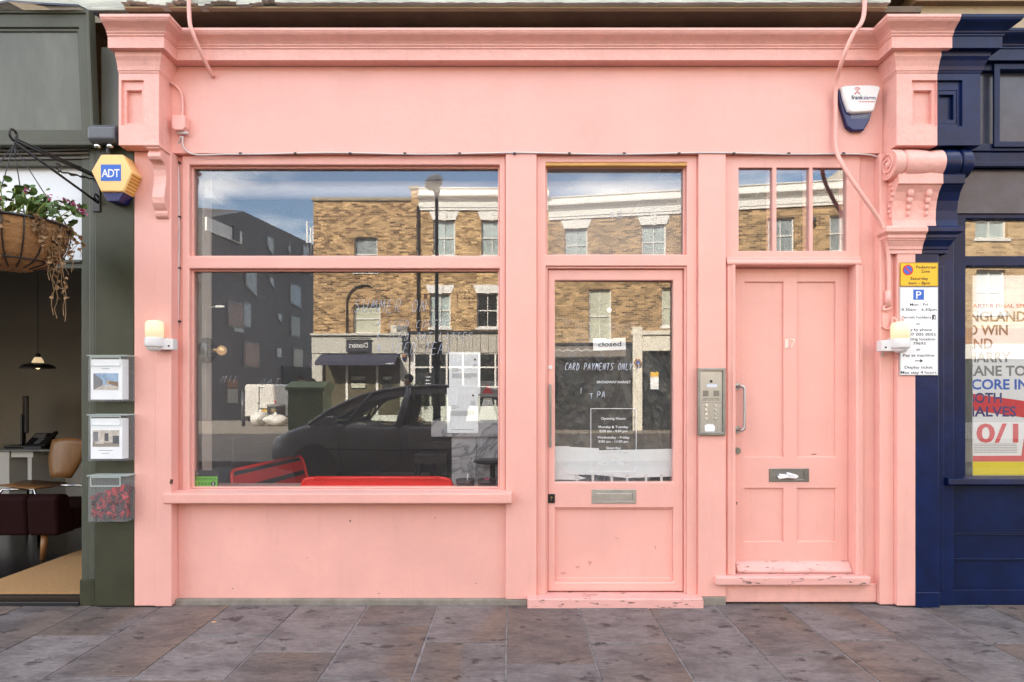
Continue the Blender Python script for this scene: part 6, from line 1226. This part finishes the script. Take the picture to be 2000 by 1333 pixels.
# graffiti and posters on its ground floor
gp = thing('wall_mural', 'pale blue and red painted shapes at the foot of the dark block', 'mural', (VX(398,35.0), RY(35.0), 1))
b = MB(); g = RY(35.0)+.02
b.mat(0).prism([(VX(395,35.0),1.2),(VX(408,35.0),2.1),(VX(416,35.0),3.2),(VX(417,35.0),.7),(VX(405,35.0),.6)], 'y', g, g+.1)
b.mat(1).prism([(VX(380,35.0),.1),(VX(393,35.0),.8),(VX(404,35.0),.95),(VX(414,35.0),.1)], 'y', g+.1, g+.13); b.build('paint', [M['muralb'], M['muralr']], gp)
for k, (p0, p1, q0, q1, mt, lb_) in enumerate(((443,463,742,757,'orange','orange fly poster on the dark block wall'),(443,463,760,788,'pic_pale','pale yellow fly poster on the dark block wall'))):
    xa, za = on_face(p0, 1); xb, zb_ = on_face(p1, 1); z1_, z0_ = VZ(q0,za), VZ(q1,za); b = MB(); b.add([(xa,RY(za),z0_),(xb,RY(zb_),z0_),(xb,RY(zb_),z1_),(xa,RY(za),z1_)]+[(xa+.06,RY(za)+.01,z0_),(xb+.06,RY(zb_)+.01,z0_),(xb+.06,RY(zb_)+.01,z1_),(xa+.06,RY(za)+.01,z1_)], [(3,2,1,0),(4,5,6,7),(0,1,5,4),(1,2,6,5),(2,3,7,6),(3,0,4,7)]); tag(b.build('fly_poster', M[mt], loc=(xa,RY(za),z0_)), lb_, 'poster')
# mobile phone mast on the roof behind
ma = thing('antenna_mast', 'pale mobile phone antennas rising behind the brown brick house', 'antenna', (VX(604,44), RY(44), 11.3))
b = MB()
for dx, h_ in ((-.15,1.5),(.1,1.1),(.3,1.2)): b.box(ma.location.x+dx-.05,ma.location.x+dx+.05,ma.location.y-.05,ma.location.y+.05,12.2,12.2+h_)
b.build('panels', M['white'], ma); b = MB()
for dx in (-.15,.1,.3): b.cyl((ma.location.x+dx,ma.location.y-.1,10.0),(ma.location.x+dx,ma.location.y-.1,13.2),.03)
b.build('poles', M['cableg'], ma)
# ------------------------------------------------------------------ street things
# street lamp
zl = 12.2; xl, yl_ = VX(853,zl), RY(zl)
sl = thing('street_lamp', 'black street lamp post with grey oval lantern', 'street lamp', (xl,yl_,-.01))
b = MB(); b.tube([(xl,yl_,-.01),(xl,yl_,2.0),(xl,yl_,2.02),(xl,yl_,5.35)], [.08,.075,.038,.034], 14); b.cyl((xl,yl_,1.95),(xl,yl_,2.06),.10); b.build('pole', M['black'], sl)
b = MB(); b.lathe([(.05,0),(.075,.08),(.06,.10)], (xl,yl_,5.33), n=18); b.build('collar', M['greypl'], sl)
b = MB(); b.ball((xl-.06,yl_,5.58), (.20,.12,.15), 20, 10); q_ = Matrix.Rotation(R(-35),3,'Y'); c_ = Vector((xl-.06,yl_,5.58)); b.v = [tuple(c_+q_@(Vector(p)-c_)) for p in b.v]; b.build('lantern', M['lampg'], sl)
b = MB(); b.box(xl-.07,xl+.09,yl_+.05,yl_+.17,2.05,2.38); b.box(xl+.03,xl+.12,yl_+.03,yl_+.13,2.15,2.40); b.build('control_box', M['black'], sl, bevel=.01)
# distant lamp by the dark block
zl = 33.0; xl, yl_ = VX(403,zl), RY(zl)
sl2 = thing('street_lamp', 'thin grey street lamp with a bent arm in front of the dark block', 'street lamp', (xl,yl_,-.12))
b = MB(); b.tube(smooth([(xl,yl_,-.12),(xl,yl_,3),(xl,yl_,5.6),(xl+.1,yl_,5.95),(xl+.45,yl_,6.05),(xl+.8,yl_,6.05)],5), .045, 8); b.build('pole', M['cableg'], sl2); b = MB(); b.obox((xl+.75,yl_,6.07),(.22,.07,.05),(0,0,0)); b.build('lantern', M['whitepl'], sl2)
# bollard, bin, rubbish bags, cabinet
zl = 26.4; xl, yl_ = VX(475,zl), RY(zl)
bo = thing('bollard', 'dark round post with a small cap beside the white van', 'bollard', (xl,yl_,-.012))
b = MB(); b.cyl((xl,yl_,-.012),(xl,yl_,VZ(762,zl)-.1),.075,n=16); b.build('post', M['greypl'], bo); b = MB(); b.lathe([(.08,0),(.086,.03),(.08,.1),(.02,.115)],(xl,yl_,VZ(762,zl)-.1),n=16); b.build('cap', M['black'], bo)
zl = 28.0; xl, yl_ = VX(540,zl), RY(zl)
bn = thing('litter_bin', 'round charcoal litter bin with grey lid and gilt band of letters', 'litter bin', (xl,yl_,-.012))
b = MB(); b.lathe([(.36,0),(.38,.03),(.40,.78),(.37,.80),(.01,.80)],(xl,yl_,-.012),n=26); b.build('drum', M['binp'], bn); b = MB(); b.lathe([(.41,.80),(.42,.86),(.36,.92),(.02,.95)],(xl,yl_,-.012),n=26); b.build('lid', M['cableg'], bn); b = MB(); b.text('LITTER', xl-.02, .58, yl_+.402, .09, .30, face=1, th=.006); b.build('lettering', M['yellow'], bn)
def rubbish(px, zt, w, h, sd_, label):
    x, y = VX(px,zt), RY(zt); r2 = random.Random(sd_); b = MB(); rings = []
    for i in range(11):
        t = i/10; rr = math.sin(math.pi*min(.97,t*.86+.06))**.6; ring = []
        for j in range(22):
            a = 2*math.pi*j/22; k = 1+.10*math.sin(3*a+sd_+t*4)+.07*math.sin(7*a-t*9)+r2.uniform(-.03,.03)
            ring.append((x+math.cos(a)*w*rr*k+.25*w*t*math.sin(sd_), y+math.sin(a)*w*.8*rr*k, -.012+h*t**.9))
        rings.append(ring)
    b.ring_loft(rings); b.obox((x+.25*w*math.sin(sd_), y, h+.02), (.05,.03,.06), (.3,.4,0)); return tag(b.build('rubbish_bag', M['bag'], loc=(x,y,-.012)), label, 'rubbish bag', 'white rubbish bags on the far pavement')
rubbish(505, 26.6, .40, .62, 1, 'white rubbish bag slumped beside the dark bollard'); rubbish(542, 26.4, .50, .50, 4, 'wide white rubbish bag in front of the litter bin')
zl = 14.0; xa, xb, yl_ = VX(562,zl), VX(630,zl), RY(zl)
gc = thing('utility_cabinet', 'green street cabinet with overhanging lid beside the dark car', 'cabinet', ((xa+xb)/2, yl_, -.01))
MB().box(xa,xb,yl_-.7,yl_,-.01,1.46).build('body', M['gcab'], gc, bevel=.01); MB().prism([(yl_-.74,1.461),(yl_+.05,1.461),(yl_+.05,1.53),(yl_-.35,1.67),(yl_-.74,1.60)], 'x', xa-.05, xb+.05).build('lid', M['gcab'], gc, bevel=.01)
b = MB(); xm = (xa+xb)/2; b.box(xa+.04,xm-.004,yl_+.001,yl_+.016,.1,1.40); b.box(xm+.004,xb-.04,yl_+.001,yl_+.016,.1,1.40); b.build('door', M['gcab'], gc, bevel=.004)
# white van
vn = thing('white_van', 'scuffed white panel van seen from behind, parked in the side street', 'van', (0,0,0))
def vsec(y, w, zb_, zt2, tw): return [(-w,y,zb_),(-w,y,zb_+.55),(-w*.985,y,1.0),(-tw,y,zt2-.10),(-tw+.10,y,zt2),(tw-.10,y,zt2),(tw,y,zt2-.10),(w*.985,y,1.0),(w,y,zb_+.55),(w,y,zb_)]
b = MB(); b.ring_loft([vsec(0,.84,.36,1.95,.74), vsec(-.05,.87,.34,1.98,.77), vsec(-2.9,.87,.34,2.0,.77), vsec(-3.5,.87,.34,1.75,.72), vsec(-3.75,.85,.34,1.15,.78), vsec(-4.55,.76,.36,.85,.68)], smooth=False); b.build('body', M['vanw'], vn, bevel=.03, seg=3)
for s_ in (-1,1):
    b = MB(); b.prism([(s_*.02,.52),(s_*.80,.52),(s_*.80,1.0),(s_*.70,1.86),(s_*.02,1.86)], 'y', .002, .03); d_ = b.build('rear_door', M['vanw'], vn, bevel=.012)
    b = MB(); b.box(s_*.06-.03, s_*.06+.03, .031, .055, 1.0, 1.05) if s_ < 0 else b.box(s_*.15-.08, s_*.15+.08, .031, .05, 1.78, 1.82); b.build('handle', M['ink'], d_)
    b = MB(); b.box(s_*.845-.05, s_*.845+.02*1, -.02, .02, .75, 1.15) if s_ > 0 else b.box(s_*.845-.02, s_*.845+.05, -.02, .02, .75, 1.15); b.build('tail_lamp', M['lampred'], vn, bevel=.01)
MB().box(-.019,.019,.002,.012,.52,1.86).build('door_gap', M['ink'], vn)
b = MB(); b.box(-.84,.84,-.02,.12,.36,.50); b.build('bumper', M['vanw'], vn, bevel=.03); MB().box(.10,.62,.031,.04,.60,.71).build('number_plate', M['plate'], vn)
MB().box(.06,.66,.0305,.07,.725,.77).build('plate_lamp_bar', M['ink'], vn)
for s_ in (-1,1):
    for yy in (-.75,-3.7):
        b = MB(); b.lathe([(.33,-.11),(.33,.11),(.20,.115),(.20,-.115)], (s_*.74,yy,.32), 'x', n=24); w_ = b.build('wheel', M['tyre'], vn); b = MB(); b.lathe([(.19,-.10),(.19,.10),(.03,.105),(.03,-.105)], (s_*.74,yy,.32), 'x', n=16); b.build('rim', M['cableg'], w_)
b = MB(); b.box(-1.05,-.86,-3.2,-3.05,1.1,1.4); b.box(.86,1.05,-3.2,-3.05,1.1,1.4); b.build('wing_mirror', M['ink'], vn, bevel=.02)
vn.location = ((VX(473,31)+VX(540,31))/2, RY(31), -.11); vn.rotation_euler.z = R(4)
# dark grey people carrier
cr_ = thing('parked_car', 'dark grey people carrier parked at the kerb opposite the pink shop', 'car', (0,0,0))
ST = [(0,.50,.36,.55),(.04,.60,.30,.70),(.15,.70,.24,.78),(.35,.78,.22,.86),(.60,.82,.21,.95),(.85,.84,.20,1.0),(1.2,.855,.20,.99),(2.0,.86,.20,.955),(3.0,.86,.20,.965),(3.7,.85,.22,.985),(4.05,.82,.26,1.0),(4.22,.75,.32,.98),(4.28,.66,.42,.80)]
def carsec(x, w, zb_, zt2): 
    m_ = (zb_+zt2)/2
    half = [(0,zb_),(w*.86,zb_),(w*.97,zb_+.10),(w,m_-.03),(w*.985,zt2-.09),(w*.955,zt2-.015),(w*.90,zt2+.012),(w*.45,zt2+.03),(0,zt2+.035)]
    return [(x,y,z) for y, z in half]+[(x,-y,z) for y, z in reversed(half[1:-1])]
b = MB(); b.ring_loft([carsec(*s_) for s_ in ST]); b.build('body', M['cpaint'], cr_)
RF = [(1.05,.79,1.215),(1.30,.74,1.345),(1.55,.70,1.455),(1.9,.665,1.545),(2.3,.65,1.60),(2.8,.645,1.62),(3.3,.65,1.605),(3.75,.66,1.55),(3.98,.67,1.48)]
rings = []
for x, w, z in RF[2:]: rings.append([(x,-w,z-.03),(x,-w*.96,z+.0),(x,-w*.6,z+.028),(x,0,z+.036),(x,w*.6,z+.028),(x,w*.96,z),(x,w,z-.03),(x,w*.9,z-.04),(x,0,z-.0),(x,-w*.9,z-.04)])
MB().ring_loft(rings).build('roof', M['cpaint'], cr_)
def pil(b, s_, p, q, r_): b.tube([(p[0],s_*p[1],p[2]),((p[0]+q[0])/2,s_*((p[1]+q[1])/2+.012),(p[2]+q[2])/2+.008),(q[0],s_*q[1],q[2])], r_, 8)
b = MB()
for s_ in (-1,1):
    b.tube([(x,s_*w,z) for x, w, z in [(.72,.80,.99)]+RF], .030, 8)
    wz = lambda z: .822-.275*(z-.95)
    OUT = [(.72,.99),(.90,1.11),(1.05,1.215),(1.30,1.345),(1.55,1.455),(1.9,1.545),(2.3,1.60),(2.8,1.62),(3.3,1.605),(3.75,1.55),(3.98,1.48),(4.06,1.2),(4.1,.98)]
    INN = [(1.02,1.0),(1.15,1.06),(1.30,1.15),(1.48,1.26),(1.70,1.36),(1.98,1.435),(2.3,1.475),(2.8,1.495),(3.3,1.485),(3.65,1.44),(3.80,1.38),(3.86,1.2),(3.90,.98)]
    for (o0, o1, i0, i1) in zip(OUT[:-1], OUT[1:], INN[:-1], INN[1:]):
        q = [(o0[0],s_*(wz(o0[1])+.004),o0[1]),(o1[0],s_*(wz(o1[1])+.004),o1[1]),(i1[0],s_*(wz(i1[1])+.012),i1[1]),(i0[0],s_*(wz(i0[1])+.012),i0[1])]
        b.add(q+[(x,y-s_*.03,z) for x, y, z in q], [(0,1,2,3),(7,6,5,4),(0,4,5,1),(1,5,6,2),(2,6,7,3),(3,7,4,0)])
    pil(b, s_, (1.30,.815,.97), (1.72,.70,1.50), .020); pil(b, s_, (2.18,.825,.95), (2.34,.662,1.58), .055); pil(b, s_, (3.05,.82,.95), (3.12,.66,1.58), .040); pil(b, s_, (4.02,.79,.98), (3.92,.675,1.50), .05)
b.build('pillars', M['cpaint'], cr_)
gl = M['cglass']
b = MB(); b.add([(.74,-.76,1.0),(.74,.76,1.0),(1.62,.665,1.47),(1.62,-.665,1.47),(.68,0,1.02),(1.60,0,1.50)], [(0,4,5,3),(4,1,2,5)]); b.build('windscreen', gl, cr_)
for s_ in (-1,1):
    b = MB(); b.add([(.80,s_*.80,1.0),(2.2,s_*.815,.955),(2.33,s_*.655,1.58),(1.9,s_*.66,1.53),(1.5,s_*.70,1.43)], [(0,1,2,3,4)]); b.build('side_window', gl, cr_)
    b = MB(); b.add([(2.2,s_*.815,.955),(3.05,s_*.81,.955),(3.12,s_*.652,1.59),(2.33,s_*.655,1.59)], [(0,1,2,3)]); b.build('side_window', gl, cr_)
    b = MB(); b.add([(3.05,s_*.81,.955),(4.0,s_*.785,.985),(3.9,s_*.67,1.50),(3.12,s_*.652,1.58)], [(0,1,2,3)]); b.build('side_window', gl, cr_)
    b = MB(); b.obox((1.12,s_*.93,1.06), (.07,.10,.075), (0,0,s_*.2)); b.build('wing_mirror', M['cpaint'], cr_, bevel=.03, seg=3)
    for x in (1.98,2.86): MB().box(x,x+.2,s_*.868-.012,s_*.868+.012,.795,.83).build('door_handle', M['cpaint'], cr_, bevel=.008)
    b = MB(); b.prism([(.12,.66),(.42,.72),(.50,.83),(.30,.80),(.14,.73)], 'y', s_*.70, s_*.79); b.build('headlight', M['clear'], cr_)
    b = MB(); b.box(4.12,4.26,s_*.70-.06,s_*.70+.06,.95,1.25); b.build('tail_lamp', M['lampred'], cr_, bevel=.02)
    b = MB()
    for pts in ([(1.28,.862,.30),(1.22,.862,.60),(1.28,.84,.97)],[(2.22,.866,.30),(2.24,.868,.60),(2.2,.83,.95)],[(3.02,.866,.34),(3.1,.868,.62),(3.06,.83,.95)]): b.tube([(p[0],s_*p[1],p[2]) for p in pts], .005, 5)
    b.tube([(.7,s_*.842,.60),(2,s_*.868,.58),(3.6,s_*.862,.60)], .012, 6); b.build('door_seam', M['ink'], cr_)
    for x in (.82,3.55):
        b = MB(); b.lathe([(.31,-.09),(.31,.09),(.205,.10),(.205,-.10)], (x,s_*.765,.31), 'x' if False else 'y', n=28); w_ = b.build('wheel', M['tyre'], cr_)
        b = MB(); b.lathe([(.20,-.08),(.20,.085),(.05,.10),(.02,.10)], (x,s_*.765,.31), 'y', n=20); b.build('rim', M['steel'], w_)
        b = MB(); b.lathe([(.355,-.10),(.355,.113),(.33,.114)], (x,s_*.755,.33), 'y', n=28); b.build('wheel_arch', M['cin'], cr_)
b = MB(); b.add([(3.98,-.74,1.0),(3.98,.74,1.0),(3.94,.66,1.48),(3.94,-.66,1.48)], [(0,1,2,3)]); b.build('rear_window', gl, cr_)
for sx, sy in ((1.95,-.36),(1.95,.36),(2.85,-.4),(2.85,.4)):
    b = MB(); b.obox((sx+.28,sy,1.10), (.06,.23,.30), (0,R(12),0)); b.ball((sx+.36,sy,1.44), (.05,.13,.10), 12, 8); b.build('seat', M['cin'], cr_, bevel=.04, seg=3)
b = MB(); c_ = Vector((1.45,-.36,1.10)); q_ = Matrix.Rotation(R(-62),3,'Y'); b.tube([c_+q_@Vector((math.cos(a)*.19,math.sin(a)*.19,0)) for a in [k*.3 for k in range(21)]], .014, 6, closed=True); b.cyl(c_, c_+Vector((-.25,0,-.12)), .03); b.build('steering_wheel', M['cin'], cr_)
b = MB(); b.ring_loft([[(.75,-.75,1.01),(.75,.75,1.01),(.75,.75,.96),(.75,-.75,.96)],[(1.35,-.76,1.05),(1.35,.76,1.05),(1.35,.76,.95),(1.35,-.76,.95)]], smooth=False); b.build('dashboard', M['cin'], cr_)
cr_.location = (VX(514,9.95), RY(10.83), -.115); cr_.rotation_euler.z = R(.5)
# people across the street
def person(x, y, zb_, hgt, rot, shirt, label, arm=0.0, hairlen=.0):
    k = hgt/1.78; J = {'pelvis':(0,0,.95),'spine':(0,.01,1.18),'chest':(0,.0,1.38),'neck':(0,.0,1.50),'head0':(0,-.01,1.60),'head':(0,-.015,1.70),
      'shl':(-.18,0,1.43),'ell':(-.24,.03,1.16),'wrl':(-.22,-.08,.93),'hal':(-.21,-.12,.84),'shr':(.18,0,1.43),'elr':(.26,-.02,1.17),'wrr':(.20,-.18,1.20+arm),'har':(.17,-.22,1.28+arm),
      'hil':(-.10,0,.90),'knl':(-.11,-.05,.50),'anl':(-.11,.03,.09),'tol':(-.12,-.13,.03),'hir':(.10,0,.90),'knr':(.11,.0,.50),'anr':(.11,.08,.09),'tor':(.12,-.09,.03)}
    rad = dict(pelvis=.145,spine=.13,chest=.15,neck=.055,head0=.085,head=.10,shl=.065,ell=.048,wrl=.033,hal=.04,shr=.065,elr=.048,wrr=.033,har=.04,hil=.095,knl=.065,anl=.045,tol=.04,hir=.095,knr=.065,anr=.045,tor=.04)
    ed = [('pelvis','spine'),('spine','chest'),('chest','neck'),('neck','head0'),('head0','head'),('chest','shl'),('shl','ell'),('ell','wrl'),('wrl','hal'),('chest','shr'),('shr','elr'),('elr','wrr'),('wrr','har'),('pelvis','hil'),('hil','knl'),('knl','anl'),('anl','tol'),('pelvis','hir'),('hir','knr'),('knr','anr'),('anr','tor')]
    ks = list(J); me = bpy.data.meshes.new('person'); me.from_pydata([tuple(c*k for c in J[j]) for j in ks], [(ks.index(a), ks.index(c)) for a, c in ed], [])
    o = bpy.data.objects.new('tmp', me); S.collection.objects.link(o); sk = o.modifiers.new('s','SKIN'); 
    for i, j in enumerate(ks): me.skin_vertices[0].data[i].radius = (rad[j]*k, rad[j]*k*(.72 if j in ('pelvis','spine','chest') else 1))
    me.skin_vertices[0].data[0].use_root = True; o.modifiers.new('u','SUBSURF').levels = 2
    dg = bpy.context.evaluated_depsgraph_get(); dg.update(); m2 = bpy.data.meshes.new_from_object(o.evaluated_get(dg)); bpy.data.objects.remove(o)
    m2.materials.clear()
    for mt in (M['skin'], shirt, M['jeans'], M['ink']): m2.materials.append(mt)
    for p in m2.polygons:
        c = p.center/k; p.use_smooth = True
        p.material_index = 3 if c.z < .08 else 2 if c.z < .98 and abs(c.x) < .2 and not (abs(c.x) > .17 and c.z > .8) else 0 if c.z > 1.49 or (abs(c.x) > .20 and c.z < 1.2) or (c.y < -.12 and c.z > 1.0) else 1
    pr = bpy.data.objects.new('person', m2); S.collection.objects.link(pr); tag(pr, label, 'person')
    b = MB(); b.ball((0,.015*k,1.725*k), (.103*k,.112*k,.105*k), 16, 10); b.v = [p if p[2] > 1.70*k or p[1] > .0 else (p[0]*.8, .02*k, p[2]+.05*k) for p in b.v]
    if hairlen: b.ball((0,.05*k,1.64*k), (.09*k,.06*k,.14*k), 12, 8)
    h = b.build('hair', M['hair']); h.parent = pr
    b = MB(); b.ball((0,-.112*k,1.675*k), (.014*k,.022*k,.025*k), 8, 6)
    for s_ in (-1,1): b.ball((s_*.098*k,0,1.68*k), (.012*k,.022*k,.032*k), 8, 6)
    f_ = b.build('face_features', M['skin']); f_.parent = pr
    b = MB()
    for s_ in (-1,1): b.ball((s_*.036*k,-.094*k,1.695*k), (.012*k,.008*k,.008*k), 8, 6)
    b.box(-.022*k,.022*k,-.098*k,-.09*k,1.632*k,1.638*k); e2 = b.build('eyes_and_mouth', M['ink']); e2.parent = pr
    pr.location = (x,y,zb_); pr.rotation_euler.z = rot; return pr
person(VX(587,15.6), RY(15.6), -.01, 1.84, R(90), M['shirt'], 'person in a pale shirt raising a hand, behind the green cabinet', arm=.18)
person(VX(608,15.4), RY(15.4), -.01, 1.73, R(-80), M['shirt2'], 'dark haired person facing left, behind the green cabinet', hairlen=1)
person(VX(797,14.2), RY(14.2), -.01, 1.80, R(-100), M['shirt2'], 'dark haired person walking behind the parked car', arm=-.2)
